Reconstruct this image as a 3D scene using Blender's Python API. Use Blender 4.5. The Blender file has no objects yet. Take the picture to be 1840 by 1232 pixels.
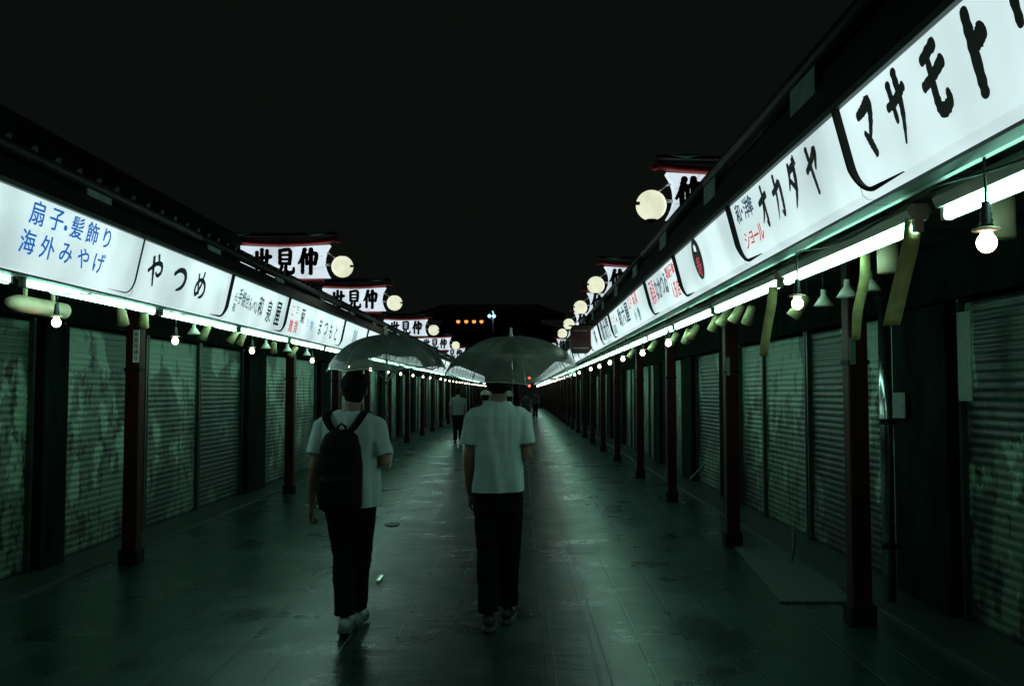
import bpy, bmesh, math, random
from mathutils import Vector, Matrix, noise
random.seed(7)
R = math.radians
sc = bpy.context.scene
col = sc.collection

# ------------------------------------------------------------------ camera
EYE, FPX, VX, VY = 1.54, 1635.0, 938.0, 703.0     # eye height, focal length and vanishing point measured in the photo
cd = bpy.data.cameras.new('camera'); cam = bpy.data.objects.new('camera', cd); col.objects.link(cam)
cd.sensor_width = 36; cd.lens = 32.0; cd.clip_end = 1000; cd.clip_start = 0.05
cam.location = (0, 0, EYE)
cam.rotation_euler = (R(90) + math.atan(87 / FPX), 0, math.atan(18 / FPX))
sc.camera = cam
cd.dof.use_dof = False
# ------------------------------------------------------------------ night sky
w = bpy.data.worlds.new('World'); sc.world = w; w.use_nodes = True
bg = w.node_tree.nodes['Background']
bg.inputs[0].default_value = (0.82, 1.0, 0.84, 1); bg.inputs[1].default_value = 0.0044
sc.view_settings.view_transform = 'Standard'; sc.view_settings.look = 'None'
sc.view_settings.exposure = 0; sc.view_settings.gamma = 1
sc.cycles.max_bounces = 6; sc.cycles.transparent_max_bounces = 16
sc.cycles.sample_clamp_indirect = 3.0
TUBE_COL, TUBE_STR = (0.40, 1.0, 0.76), 12.5
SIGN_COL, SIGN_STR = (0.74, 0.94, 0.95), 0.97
GLOBE_COL, GLOBE_STR = (0.86, 0.90, 0.66), 0.95
BULB_COL, BULB_STR = (1.0, 0.80, 0.62), 9.0
BOARD_COL, BOARD_STR = (0.74, 0.86, 0.95), 0.95


def at(px, py, X):
    """a point on the long vertical plane at lateral distance X, read from the photo"""
    y = FPX * X / (px - VX)
    return Vector((X, y, EYE + (VY - py) * y / FPX))


# ------------------------------------------------------------------ materials
def mat(name, colr, rough=0.6, metal=0.0, emit=None, estr=0.0, spec=0.5, noise_amt=0.0, nscale=8.0, bump=0.0, stretch=(1, 1, 1)):
    m = bpy.data.materials.new(name); m.use_nodes = True
    nt = m.node_tree; b = nt.nodes['Principled BSDF']
    b.inputs['Base Color'].default_value = (*colr, 1); b.inputs['Roughness'].default_value = rough
    b.inputs['Metallic'].default_value = metal; b.inputs['Specular IOR Level'].default_value = spec
    if emit:
        b.inputs['Emission Color'].default_value = (*emit, 1); b.inputs['Emission Strength'].default_value = estr
    if noise_amt or bump:
        tc = nt.nodes.new('ShaderNodeTexCoord'); mp = nt.nodes.new('ShaderNodeMapping'); mp.inputs['Scale'].default_value = stretch
        n = nt.nodes.new('ShaderNodeTexNoise'); n.inputs['Scale'].default_value = nscale; n.inputs['Detail'].default_value = 6
        nt.links.new(tc.outputs['Object'], mp.inputs[0]); nt.links.new(mp.outputs[0], n.inputs['Vector'])
        if noise_amt:
            rp = nt.nodes.new('ShaderNodeValToRGB')
            rp.color_ramp.elements[0].position = 0.35; rp.color_ramp.elements[1].position = 0.7
            rp.color_ramp.elements[0].color = (*[c * (1 - noise_amt) for c in colr], 1)
            rp.color_ramp.elements[1].color = (*[min(1, c * (1 + noise_amt)) for c in colr], 1)
            nt.links.new(n.outputs[0], rp.inputs[0]); nt.links.new(rp.outputs[0], b.inputs['Base Color'])
            rr = nt.nodes.new('ShaderNodeMapRange'); rr.inputs[3].default_value = max(0, rough - .12); rr.inputs[4].default_value = min(1, rough + .12)
            nt.links.new(n.outputs[0], rr.inputs[0]); nt.links.new(rr.outputs[0], b.inputs['Roughness'])
        if bump:
            bp = nt.nodes.new('ShaderNodeBump'); bp.inputs['Strength'].default_value = bump; bp.inputs['Distance'].default_value = 0.01
            nt.links.new(n.outputs[0], bp.inputs['Height']); nt.links.new(bp.outputs[0], b.inputs['Normal'])
    return m


def emat(name, colr, strength, base=(.8, .8, .8), rough=0.2):
    return mat(name, base, rough, emit=colr, estr=strength)


M = {}
M['tube'] = emat('tube_light', TUBE_COL, TUBE_STR)
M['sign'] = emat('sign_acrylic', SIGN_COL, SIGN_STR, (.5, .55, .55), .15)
def uneven(m, colr, strength, lo, hi, scale, stretch):
    nt = m.node_tree; N = nt.nodes; L = nt.links; b = N['Principled BSDF']
    tc = N.new('ShaderNodeTexCoord'); oi = N.new('ShaderNodeObjectInfo'); ad = N.new('ShaderNodeVectorMath'); ad.operation = 'ADD'
    mu = N.new('ShaderNodeMath'); mu.operation = 'MULTIPLY'; mu.inputs[1].default_value = 23; cb = N.new('ShaderNodeCombineXYZ')
    L.new(oi.outputs['Random'], mu.inputs[0]); L.new(mu.outputs[0], cb.inputs[0]); L.new(mu.outputs[0], cb.inputs[1])
    L.new(tc.outputs['Object'], ad.inputs[0]); L.new(cb.outputs[0], ad.inputs[1])
    mp = N.new('ShaderNodeMapping'); mp.inputs['Scale'].default_value = stretch; L.new(ad.outputs[0], mp.inputs[0])
    n = N.new('ShaderNodeTexNoise'); n.inputs['Scale'].default_value = scale; n.inputs['Detail'].default_value = 3; L.new(mp.outputs[0], n.inputs['Vector'])
    mr = N.new('ShaderNodeMapRange'); mr.inputs[1].default_value = .3; mr.inputs[2].default_value = .7; mr.inputs[3].default_value = strength * lo; mr.inputs[4].default_value = strength * hi
    L.new(n.outputs[0], mr.inputs[0]); L.new(mr.outputs[0], b.inputs['Emission Strength'])


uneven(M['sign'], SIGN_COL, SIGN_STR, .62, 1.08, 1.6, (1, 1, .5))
M['globe'] = emat('globe_glass', GLOBE_COL, GLOBE_STR, (.6, .6, .5), .3)
M['bulb'] = emat('bulb_glass', BULB_COL, BULB_STR)
M['board'] = emat('board_acrylic', BOARD_COL, BOARD_STR, (.5, .55, .55), .2)
uneven(M['board'], BOARD_COL, BOARD_STR, .75, 1.1, 2.0, (1, 1, 1))
uneven(M['globe'], GLOBE_COL, GLOBE_STR, .82, 1.08, 5.0, (1, 1, 1))
M['orange'] = emat('orange_lamp', (1.0, .30, .08), 1.6)
M['bluewhite'] = emat('blue_white_lamp', (.35, .8, 1.0), 2.2)
M['redlamp'] = emat('red_lamp', (1.0, .08, .04), 2.0)
M['ink'] = mat('black_ink', (.006, .007, .012), .5)
M['blue'] = mat('blue_ink', (.004, .05, .30), .5, emit=(.012, .13, .42), estr=.85)
M['red'] = mat('red_ink', (.42, .03, .04), .5, emit=(.42, .05, .08), estr=.85)
M['navy'] = mat('navy_ink', (.01, .02, .08), .5, emit=(.006, .03, .07), estr=.8)
M['greenink'] = mat('green_ink', (.01, .10, .08), .5, emit=(.01, .16, .14), estr=.8)
M['alu'] = mat('aluminium_trim', (.35, .37, .36), .35, .8, noise_amt=.2)
M['darkalu'] = mat('dull_aluminium', (.05, .06, .055), .4, .5, noise_amt=.3)
M['blackmetal'] = mat('black_trim', (.005, .006, .006), .7, spec=.2)
M['casing'] = mat('green_casing', (.05, .085, .075), .5, noise_amt=.3, nscale=5)
M['fascia'] = mat('roof_fascia', (.014, .024, .020), .5, noise_amt=.4, nscale=4)
M['plate'] = mat('fascia_plate', (.30, .45, .38), .4, noise_amt=.25)
M['roof'] = mat('roof_tile', (.012, .014, .014), .5, noise_amt=.3)
M['ceiling'] = mat('soffit_board', (.025, .025, .02), .7, noise_amt=.4)
M['wall'] = mat('dark_wall', (.007, .014, .011), .88, noise_amt=.7, nscale=4, bump=.4, stretch=(1, 1, .35), spec=.04)
M['post'] = mat('red_lacquer', (.042, .006, .004), .55, spec=.2, noise_amt=.45, nscale=6, stretch=(1, 1, .3))
M['redbeam'] = mat('red_beam', (.36, .025, .015), .4, noise_amt=.3)
M['greencap'] = mat('green_copper', (.03, .34, .18), .5, noise_amt=.4)
M['white'] = mat('white_enamel', (.85, .76, .66), .4, noise_amt=.08)
M['cream'] = mat('cream_plastic', (.80, .58, .40), .5, noise_amt=.12)
M['tape'] = mat('yellow_cloth_tape', (.50, .42, .17), .6, noise_amt=.25, nscale=14, bump=.3)
M['lampmetal'] = mat('spotlight_metal', (.62, .48, .26), .4, .2, noise_amt=.3)
M['cable'] = mat('black_cable', (.01, .01, .01), .5)
M['stone'] = mat('granite_kerb', (.018, .032, .026), .5, noise_amt=.4, nscale=30)
M['skin'] = mat('skin', (.30, .17, .12), .55, noise_amt=.1, nscale=20)
M['skin_far'] = M['skin']
M['hair'] = mat('black_hair', (.010, .009, .009), .8, spec=.15, noise_amt=.5, nscale=60, stretch=(1, 1, .2), bump=.6)
M['shirt'] = mat('white_cotton', (.56, .68, .66), .9, noise_amt=.06, nscale=12, bump=.25, spec=.1)
M['trouser'] = mat('black_trousers', (.008, .010, .010), .85, noise_amt=.3, nscale=15, bump=.4, spec=.15)
M['shoe'] = mat('white_shoe', (.30, .33, .33), .6, noise_amt=.2)
M['darkshoe'] = mat('dark_shoe', (.02, .022, .025), .6, noise_amt=.2)
M['sole'] = mat('shoe_sole', (.10, .12, .11), .7)
M['pack'] = mat('black_nylon', (.008, .009, .009), .8, spec=.15, noise_amt=.4, nscale=25, bump=.5)
M['eye'] = mat('eye_white', (.6, .6, .58), .2)
M['steel'] = mat('steel_shaft', (.5, .52, .5), .25, .9, noise_amt=.1)
M['rim'] = mat('umbrella_rib', (.8, .85, .8), .35, .5, noise_amt=.1)
M['mat'] = mat('rubber_mat', (.065, .08, .072), .7, noise_amt=.3, nscale=20, bump=.4)
M['greyshirt'] = mat('grey_cotton', (.20, .24, .23), .9, spec=.1)
M['darkcloth'] = mat('dark_clothes', (.03, .035, .035), .9, noise_amt=.2)
M['hat'] = mat('pale_cap', (.5, .55, .5), .8, noise_amt=.1)
M['paper'] = mat('paper_notice', (.16, .20, .17), .6, noise_amt=.2, nscale=20)
M['darkred'] = mat('dark_red_box', (.10, .020, .018), .5, noise_amt=.4)


def umbrella_mat(name, dens, tint):
    m = bpy.data.materials.new(name); m.use_nodes = True; nt = m.node_tree; nt.nodes.clear()
    out = nt.nodes.new('ShaderNodeOutputMaterial')
    tr = nt.nodes.new('ShaderNodeBsdfTransparent'); tr.inputs[0].default_value = (.86, .93, .88, 1)
    df = nt.nodes.new('ShaderNodeBsdfTranslucent'); df.inputs[0].default_value = (*tint, 1)
    d2 = nt.nodes.new('ShaderNodeBsdfDiffuse'); d2.inputs[0].default_value = (*tint, 1)
    gl = nt.nodes.new('ShaderNodeBsdfGlossy'); gl.inputs['Roughness'].default_value = .14; gl.inputs[0].default_value = (.8, .9, .85, 1)
    a = nt.nodes.new('ShaderNodeMixShader'); a.inputs[0].default_value = .5
    nt.links.new(df.outputs[0], a.inputs[1]); nt.links.new(d2.outputs[0], a.inputs[2])
    rf = nt.nodes.new('ShaderNodeBsdfRefraction'); rf.inputs['Roughness'].default_value = .55; rf.inputs['IOR'].default_value = 1.18; rf.inputs[0].default_value = (1, 1, .97, 1)
    a0 = a; a = nt.nodes.new('ShaderNodeMixShader'); a.inputs[0].default_value = .12
    nt.links.new(a0.outputs[0], a.inputs[1]); nt.links.new(rf.outputs[0], a.inputs[2])
    n = nt.nodes.new('ShaderNodeTexNoise'); n.inputs['Scale'].default_value = 9; n.inputs['Detail'].default_value = 5
    tc = nt.nodes.new('ShaderNodeTexCoord'); nt.links.new(tc.outputs['Object'], n.inputs['Vector'])
    mr = nt.nodes.new('ShaderNodeMapRange'); mr.inputs[1].default_value = .3; mr.inputs[2].default_value = .7
    mr.inputs[3].default_value = dens * .75; mr.inputs[4].default_value = dens * 1.2
    nt.links.new(n.outputs[0], mr.inputs[0])
    b = nt.nodes.new('ShaderNodeMixShader'); nt.links.new(mr.outputs[0], b.inputs[0])
    nt.links.new(tr.outputs[0], b.inputs[1]); nt.links.new(a.outputs[0], b.inputs[2])
    fr = nt.nodes.new('ShaderNodeFresnel'); fr.inputs[0].default_value = 1.45
    c = nt.nodes.new('ShaderNodeMixShader'); nt.links.new(fr.outputs[0], c.inputs[0])
    nt.links.new(b.outputs[0], c.inputs[1]); nt.links.new(gl.outputs[0], c.inputs[2])
    bp = nt.nodes.new('ShaderNodeBump'); bp.inputs['Strength'].default_value = .35; bp.inputs['Distance'].default_value = .01
    nt.links.new(n.outputs[0], bp.inputs['Height']); nt.links.new(bp.outputs[0], gl.inputs['Normal'])
    nt.links.new(c.outputs[0], out.inputs[0])
    return m


M['film'] = umbrella_mat('clear_vinyl', .33, (1.0, 1.0, .92))


def shutter_mat(name='painted_shutter', gain=.075, pale=(.34, .48, .36), dark=(.010, .017, .012), mid=(.06, .11, .085), leafs=2.6, bigt=.50):
    """grey-green roller shutter with a worn mural: patches of pale paint over dark"""
    m = bpy.data.materials.new(name); m.use_nodes = True; nt = m.node_tree; N = nt.nodes; L = nt.links
    b = N['Principled BSDF']; b.inputs['Roughness'].default_value = .42; b.inputs['Metallic'].default_value = .15
    tc = N.new('ShaderNodeTexCoord'); oi = N.new('ShaderNodeObjectInfo')
    add = N.new('ShaderNodeVectorMath'); add.operation = 'ADD'
    cmb = N.new('ShaderNodeCombineXYZ'); mu = N.new('ShaderNodeMath'); mu.operation = 'MULTIPLY'; mu.inputs[1].default_value = 37
    L.new(oi.outputs['Random'], mu.inputs[0])
    for i in range(3): L.new(mu.outputs[0], cmb.inputs[i])
    L.new(tc.outputs['Object'], add.inputs[0]); L.new(cmb.outputs[0], add.inputs[1])

    def nz(scale, stretch, det=8, rough=.6):
        mp = N.new('ShaderNodeMapping'); mp.inputs['Scale'].default_value = stretch; L.new(add.outputs[0], mp.inputs[0])
        n = N.new('ShaderNodeTexNoise'); n.inputs['Scale'].default_value = scale; n.inputs['Detail'].default_value = det; n.inputs['Roughness'].default_value = rough
        L.new(mp.outputs[0], n.inputs['Vector']); return n

    def ramp(src, p0, p1, c0, c1):
        r = N.new('ShaderNodeValToRGB'); e = r.color_ramp.elements; e[0].position = p0; e[1].position = p1
        e[0].color = (*c0, 1); e[1].color = (*c1, 1); L.new(src, r.inputs[0]); return r
    # overall large painted shapes
    big = nz(.75, (1, 1, .8), 3, .4); bigr = ramp(big.outputs[0], bigt, bigt + .015, (0, 0, 0), (1, 1, 1))
    fine = nz(9.5, (1, 1, .42), 9, .68); finer = ramp(fine.outputs[0], .50, .56, (0, 0, 0), (1, 1, 1))
    leaf = nz(leafs, (1, 1, .55), 9, .70)
    # peeled/foliage part is denser lower down the shutter (the painted scene's ground)
    sep = N.new('ShaderNodeSeparateXYZ'); L.new(tc.outputs['Object'], sep.inputs[0])
    mr = N.new('ShaderNodeMapRange'); mr.inputs[1].default_value = .2; mr.inputs[2].default_value = 1.9; mr.inputs[3].default_value = .07 + gain; mr.inputs[4].default_value = -.13 + gain
    L.new(sep.outputs[2], mr.inputs[0])
    ad = N.new('ShaderNodeMath'); ad.operation = 'ADD'; L.new(leaf.outputs[0], ad.inputs[0]); L.new(mr.outputs[0], ad.inputs[1])
    leafr = ramp(ad.outputs[0], .50, .53, (0, 0, 0), (1, 1, 1))

    def mix(f, a, bcol):
        x = N.new('ShaderNodeMix'); x.data_type = 'RGBA'
        if hasattr(f, 'default_value') or True: L.new(f, x.inputs[0])
        for s, v in ((6, a), (7, bcol)):
            if isinstance(v, tuple): x.inputs[s].default_value = (*v, 1)
            else: L.new(v, x.inputs[s])
        return x.outputs[2]
    c = mix(bigr.outputs[0], pale, mid)
    fm = N.new('ShaderNodeMapRange'); fm.inputs[3].default_value = .6; L.new(finer.outputs[0], fm.inputs[0])
    lf = N.new('ShaderNodeMath'); lf.operation = 'MULTIPLY'; L.new(leafr.outputs[0], lf.inputs[0]); L.new(fm.outputs[0], lf.inputs[1])
    c = mix(lf.outputs[0], c, dark)
    g = nz(40, (1, 1, 1), 3); gr = ramp(g.outputs[0], .3, .75, (.7, .7, .7), (1, 1, 1))
    mm = N.new('ShaderNodeMix'); mm.data_type = 'RGBA'; mm.blend_type = 'MULTIPLY'; mm.inputs[0].default_value = 1
    L.new(c, mm.inputs[6]); L.new(gr.outputs[0], mm.inputs[7]); L.new(mm.outputs[2], b.inputs['Base Color'])
    return m


M['shutter'] = shutter_mat()
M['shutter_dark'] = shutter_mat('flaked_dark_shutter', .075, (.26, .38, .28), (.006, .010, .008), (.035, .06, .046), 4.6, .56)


def paving_mat():
    m = bpy.data.materials.new('wet_stone_paving'); m.use_nodes = True; nt = m.node_tree; N = nt.nodes; L = nt.links
    b = N['Principled BSDF']
    tc = N.new('ShaderNodeTexCoord'); mp = N.new('ShaderNodeMapping'); mp.inputs['Rotation'].default_value = (0, 0, R(90)); mp.inputs['Location'].default_value = (0, .18, 0)
    L.new(tc.outputs['Object'], mp.inputs[0])
    br = N.new('ShaderNodeTexBrick'); br.inputs['Scale'].default_value = 1; br.offset = .5
    br.inputs['Brick Width'].default_value = .60; br.inputs['Row Height'].default_value = .30; br.inputs['Mortar Size'].default_value = .009
    br.inputs['Mortar Smooth'].default_value = .3; br.inputs['Bias'].default_value = 0
    br.inputs['Color1'].default_value = (.012, .032, .026, 1); br.inputs['Color2'].default_value = (.022, .050, .042, 1); br.inputs['Mortar'].default_value = (.02, .022, .02, 1)
    L.new(mp.outputs[0], br.inputs['Vector'])
    n = N.new('ShaderNodeTexNoise'); n.inputs['Scale'].default_value = 1.3; n.inputs['Detail'].default_value = 8; n.inputs['Roughness'].default_value = .65
    L.new(tc.outputs['Object'], n.inputs['Vector'])
    n2 = N.new('ShaderNodeTexNoise'); n2.inputs['Scale'].default_value = 45; n2.inputs['Detail'].default_value = 5
    L.new(tc.outputs['Object'], n2.inputs['Vector'])
    rr = N.new('ShaderNodeMapRange'); rr.inputs[1].default_value = .3; rr.inputs[2].default_value = .7; rr.inputs[3].default_value = .22; rr.inputs[4].default_value = .42
    L.new(n.outputs[0], rr.inputs[0])
    sp = N.new('ShaderNodeSeparateColor'); L.new(br.outputs[0], sp.inputs[0])
    rb2 = N.new('ShaderNodeMapRange'); rb2.inputs[1].default_value = .034; rb2.inputs[2].default_value = .05; rb2.inputs[3].default_value = -.018; rb2.inputs[4].default_value = .018
    L.new(sp.outputs[1], rb2.inputs[0])
    ra = N.new('ShaderNodeMath'); ra.operation = 'ADD'; L.new(rr.outputs[0], ra.inputs[0]); L.new(rb2.outputs[0], ra.inputs[1]); L.new(ra.outputs[0], b.inputs['Roughness'])
    rp = N.new('ShaderNodeValToRGB'); rp.color_ramp.elements[0].position = .3; rp.color_ramp.elements[1].position = .7
    rp.color_ramp.elements[0].color = (.60, .60, .60, 1); rp.color_ramp.elements[1].color = (1, 1, 1, 1)
    L.new(n.outputs[0], rp.inputs[0])
    mm = N.new('ShaderNodeMix'); mm.data_type = 'RGBA'; mm.blend_type = 'MULTIPLY'; mm.inputs[0].default_value = 1
    L.new(br.outputs[0], mm.inputs[6]); L.new(rp.outputs[0], mm.inputs[7]); L.new(mm.outputs[2], b.inputs['Base Color'])
    # each slab sits at a slightly different height and tilt
    s = N.new('ShaderNodeMath'); s.operation = 'MULTIPLY_ADD'; s.inputs[1].default_value = -1.4
    L.new(br.outputs['Fac'], s.inputs[0])
    k = N.new('ShaderNodeMath'); k.operation = 'MULTIPLY'; k.inputs[1].default_value = .35; L.new(n2.outputs[0], k.inputs[0]); L.new(k.outputs[0], s.inputs[2])
    bp = N.new('ShaderNodeBump'); bp.inputs['Strength'].default_value = .55; bp.inputs['Distance'].default_value = .006
    L.new(s.outputs[0], bp.inputs['Height'])
    n3 = N.new('ShaderNodeTexNoise'); n3.inputs['Scale'].default_value = 2.6; n3.inputs['Detail'].default_value = 3; m3 = N.new('ShaderNodeMapping'); m3.inputs['Scale'].default_value = (1.1, 2.0, 1); L.new(tc.outputs['Object'], m3.inputs[0]); L.new(m3.outputs[0], n3.inputs['Vector'])
    bp2 = N.new('ShaderNodeBump'); bp2.inputs['Strength'].default_value = .32; bp2.inputs['Distance'].default_value = .02
    L.new(n3.outputs[0], bp2.inputs['Height']); L.new(bp.outputs[0], bp2.inputs['Normal']); L.new(bp2.outputs[0], b.inputs['Normal'])
    b.inputs['Specular IOR Level'].default_value = .45; b.inputs['Specular Tint'].default_value = (.55, 1, .86, 1)
    return m


M['paving'] = paving_mat()


# ------------------------------------------------------------------ mesh helpers
def box(bm, x0, x1, y0, y1, z0, z1, rot=None):
    vs = [Vector((x, y, z)) for x in (x0, x1) for y in (y0, y1) for z in (z0, z1)]
    if rot: vs = [rot @ v for v in vs]
    v = [bm.verts.new(p) for p in vs]
    for f in ((0, 1, 3, 2), (4, 6, 7, 5), (0, 4, 5, 1), (2, 3, 7, 6), (0, 2, 6, 4), (1, 5, 7, 3)):
        bm.faces.new([v[i] for i in f])


def sweep(bm, pts, rads, seg=10, caps=True, up=Vector((0, 0, 1))):
    """tube along pts; rads: numbers or (a,b) ellipse radii"""
    pts = [Vector(p) for p in pts]; rings = []
    for i, p in enumerate(pts):
        t = (pts[min(i + 1, len(pts) - 1)] - pts[max(i - 1, 0)])
        if t.length < 1e-9: t = Vector((0, 0, 1))
        t.normalize()
        u = Vector((1, 0, 0)) if abs(t.x) < .9 else Vector((0, 1, 0))
        u = (u - t * u.dot(t)).normalized(); v = t.cross(u)
        r = rads[i] if isinstance(rads, (list, tuple)) else rads
        a, b = r if isinstance(r, (list, tuple)) else (r, r)
        rings.append([bm.verts.new(p + u * a * math.cos(2 * math.pi * k / seg) + v * b * math.sin(2 * math.pi * k / seg)) for k in range(seg)])
    for i in range(len(rings) - 1):
        for k in range(seg):
            bm.faces.new((rings[i][k], rings[i][(k + 1) % seg], rings[i + 1][(k + 1) % seg], rings[i + 1][k]))
    if caps:
        bm.faces.new(rings[0][::-1]); bm.faces.new(rings[-1])


def ball(bm, c, r, seg=16, ring=10, rot=None):
    rx, ry, rz = r if isinstance(r, (list, tuple)) else (r, r, r)
    mt = Matrix.Translation(Vector(c)) @ (rot.to_4x4() if rot else Matrix.Identity(4)) @ Matrix.Diagonal((rx, ry, rz, 1))
    bmesh.ops.create_uvsphere(bm, u_segments=seg, v_segments=ring, radius=1, matrix=mt)


def extrude_y(bm, prof, y0, y1, closed=True):
    """profile of (x,z) extruded along y"""
    a = [bm.verts.new((x, y0, z)) for x, z in prof]; b = [bm.verts.new((x, y1, z)) for x, z in prof]
    n = len(prof)
    for i in range(n if closed else n - 1):
        j = (i + 1) % n
        bm.faces.new((a[i], a[j], b[j], b[i]))
    if closed:
        bm.faces.new(a[::-1]); bm.faces.new(b)


def mesh(name, bm, m, smooth=False, bevel=0):
    if bevel:
        bmesh.ops.bevel(bm, geom=list(bm.edges), offset=bevel, segments=2, affect='EDGES', profile=.6)
    bmesh.ops.recalc_face_normals(bm, faces=bm.faces)
    me = bpy.data.meshes.new(name); bm.to_mesh(me); bm.free(); me.materials.append(m)
    if smooth:
        me.polygons.foreach_set('use_smooth', [True] * len(me.polygons))
    return me


def link(name, me, parent=None, loc=None, rotz=None):
    o = bpy.data.objects.new(name, me); col.objects.link(o)
    if parent: o.parent = parent
    if loc is not None: o.location = loc
    if rotz is not None: o.rotation_euler = (0, 0, rotz)
    return o


def obj(name, bm, m, parent=None, smooth=False, bevel=0, loc=None):
    return link(name, mesh(name, bm, m, smooth, bevel), parent, loc)


def thing(name, label, cat, loc=(0, 0, 0), rotz=0, group=None):
    o = link(name, None, None, loc, rotz); o.empty_display_size = .1
    return tag(o, label, cat, group)


def tag(o, label, cat, group=None):
    o['label'] = label; o['category'] = cat
    if group: o['group'] = group
    return o


def struct(o): o['kind'] = 'structure'; return o


def dup(root, label, loc=None, rotz=None, group=None):
    r = root.copy(); col.objects.link(r)
    if loc is not None: r.location = loc
    if rotz is not None: r.rotation_euler = (0, 0, rotz)
    r['label'] = label
    if group: r['group'] = group
    for ch in root.children:
        c = ch.copy(); col.objects.link(c); c.parent = r
        for g in ch.children:
            d = g.copy(); col.objects.link(d); d.parent = c
    return r


def new(): return bmesh.new()


ORD = ['first', 'second', 'third', 'fourth', 'fifth', 'sixth', 'seventh', 'eighth', 'ninth', 'tenth', 'eleventh', 'twelfth', 'thirteenth', 'fourteenth', 'fifteenth', 'sixteenth', 'seventeenth', 'eighteenth', 'nineteenth', 'twentieth', 'twenty-first', 'twenty-second', 'twenty-third', 'twenty-fourth']

# ------------------------------------------------------------------ writing: brush strokes
G = {
 'ma': [[(.10, .80, .10), (.5, .84, .13), (.86, .90, .14), (.80, .68, .11), (.46, .36, .06)], [(.28, .50, .07), (.46, .34, .12), (.62, .14, .10)]],
 'sa': [[(.03, .60, .09), (.5, .64, .11), (.97, .74, .10)], [(.30, .88, .11), (.33, .36, .08)], [(.72, .98, .12), (.70, .48, .10), (.46, .02, .04)]],
 'mo': [[(.20, .84, .10), (.82, .94, .13)], [(.04, .52, .10), (.5, .58, .11), (.96, .68, .13)], [(.48, .88, .09), (.42, .32, .12), (.52, .12, .14), (.88, .16, .12), (.9, .3, .08)]],
 'to': [[(.42, .98, .13), (.40, .5, .15), (.38, .02, .13)], [(.42, .60, .13), (.62, .60, .16), (.80, .66, .17)]],
 'ri': [[(.2, .92, .12), (.2, .45, .10)], [(.8, .97, .12), (.8, .4, .12), (.5, .03, .04)]],
 'o': [[(.06, .64, .09), (.5, .70, .11), (.93, .76, .12)], [(.60, .98, .10), (.60, .10, .10), (.46, .14, .05)], [(.58, .68, .10), (.36, .36, .08), (.06, .16, .03)]],
 'ka': [[(.08, .64, .09), (.5, .70, .1), (.86, .76, .12), (.82, .3, .11), (.70, .06, .09), (.56, .16, .04)], [(.46, .98, .10), (.40, .5, .09), (.12, .03, .03)]],
 'da': [[(.40, .95, .10), (.30, .70, .09), (.08, .46, .05)], [(.36, .80, .09), (.80, .84, .13), (.66, .40, .11), (.28, .02, .04)], [(.35, .60, .09), (.60, .42, .10)], [(.86, 1.0, .07), (.92, .84, .06)], [(.98, 1.04, .07), (1.05, .88, .06)]],
 'ya_k': [[(.04, .54, .09), (.5, .68, .10), (.92, .84, .13), (.72, .50, .06)], [(.34, .95, .11), (.42, .5, .10), (.52, .03, .08)]],
 'ya': [[(.05, .42, .07), (.5, .70, .08), (.85, .72, .09), (.93, .50, .08), (.72, .34, .07), (.56, .42, .05)], [(.55, .97, .08), (.64, .80, .07)], [(.25, .86, .09), (.36, .45, .09), (.50, .00, .06)]],
 'tsu': [[(.05, .58, .08), (.4, .76, .09), (.80, .74, .11), (.95, .5, .12), (.78, .22, .09), (.38, .06, .04)]],
 'me': [[(.22, .85, .08), (.30, .5, .08), (.46, .18, .06)], [(.66, .95, .08), (.55, .5, .08), (.26, .12, .08), (.10, .25, .08), (.16, .5, .08), (.46, .68, .08), (.80, .60, .09), (.93, .35, .10), (.78, .12, .08), (.52, .03, .04)]],
 'naka': [[(.34, .98, .13), (.22, .65, .11), (.03, .40, .06)], [(.24, .66, .11), (.24, .00, .10)], [(.43, .76, .10), (.46, .36, .09)], [(.42, .73, .09), (.93, .80, .12), (.88, .36, .11)], [(.45, .42, .09), (.88, .42, .09)], [(.67, .99, .14), (.67, -.02, .11)]],
 'mi': [[(.24, .95, .10), (.25, .38, .10)], [(.24, .92, .10), (.76, .94, .11), (.75, .38, .11)], [(.28, .75, .07), (.73, .75, .07)], [(.28, .57, .07), (.73, .57, .07)], [(.25, .40, .08), (.75, .40, .08)], [(.38, .38, .09), (.30, .16, .10), (.02, .01, .06)], [(.58, .38, .09), (.57, .10, .11), (.75, .01, .12), (.95, .05, .11), (.98, .22, .06)]],
 'se': [[(.02, .58, .10), (.97, .68, .12)], [(.24, .86, .11), (.25, .3, .10), (.27, .05, .10), (.95, .07, .11)], [(.50, .97, .11), (.50, .34, .10)], [(.77, .93, .11), (.75, .34, .10)], [(.50, .36, .08), (.75, .36, .08)]],
}


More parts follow.
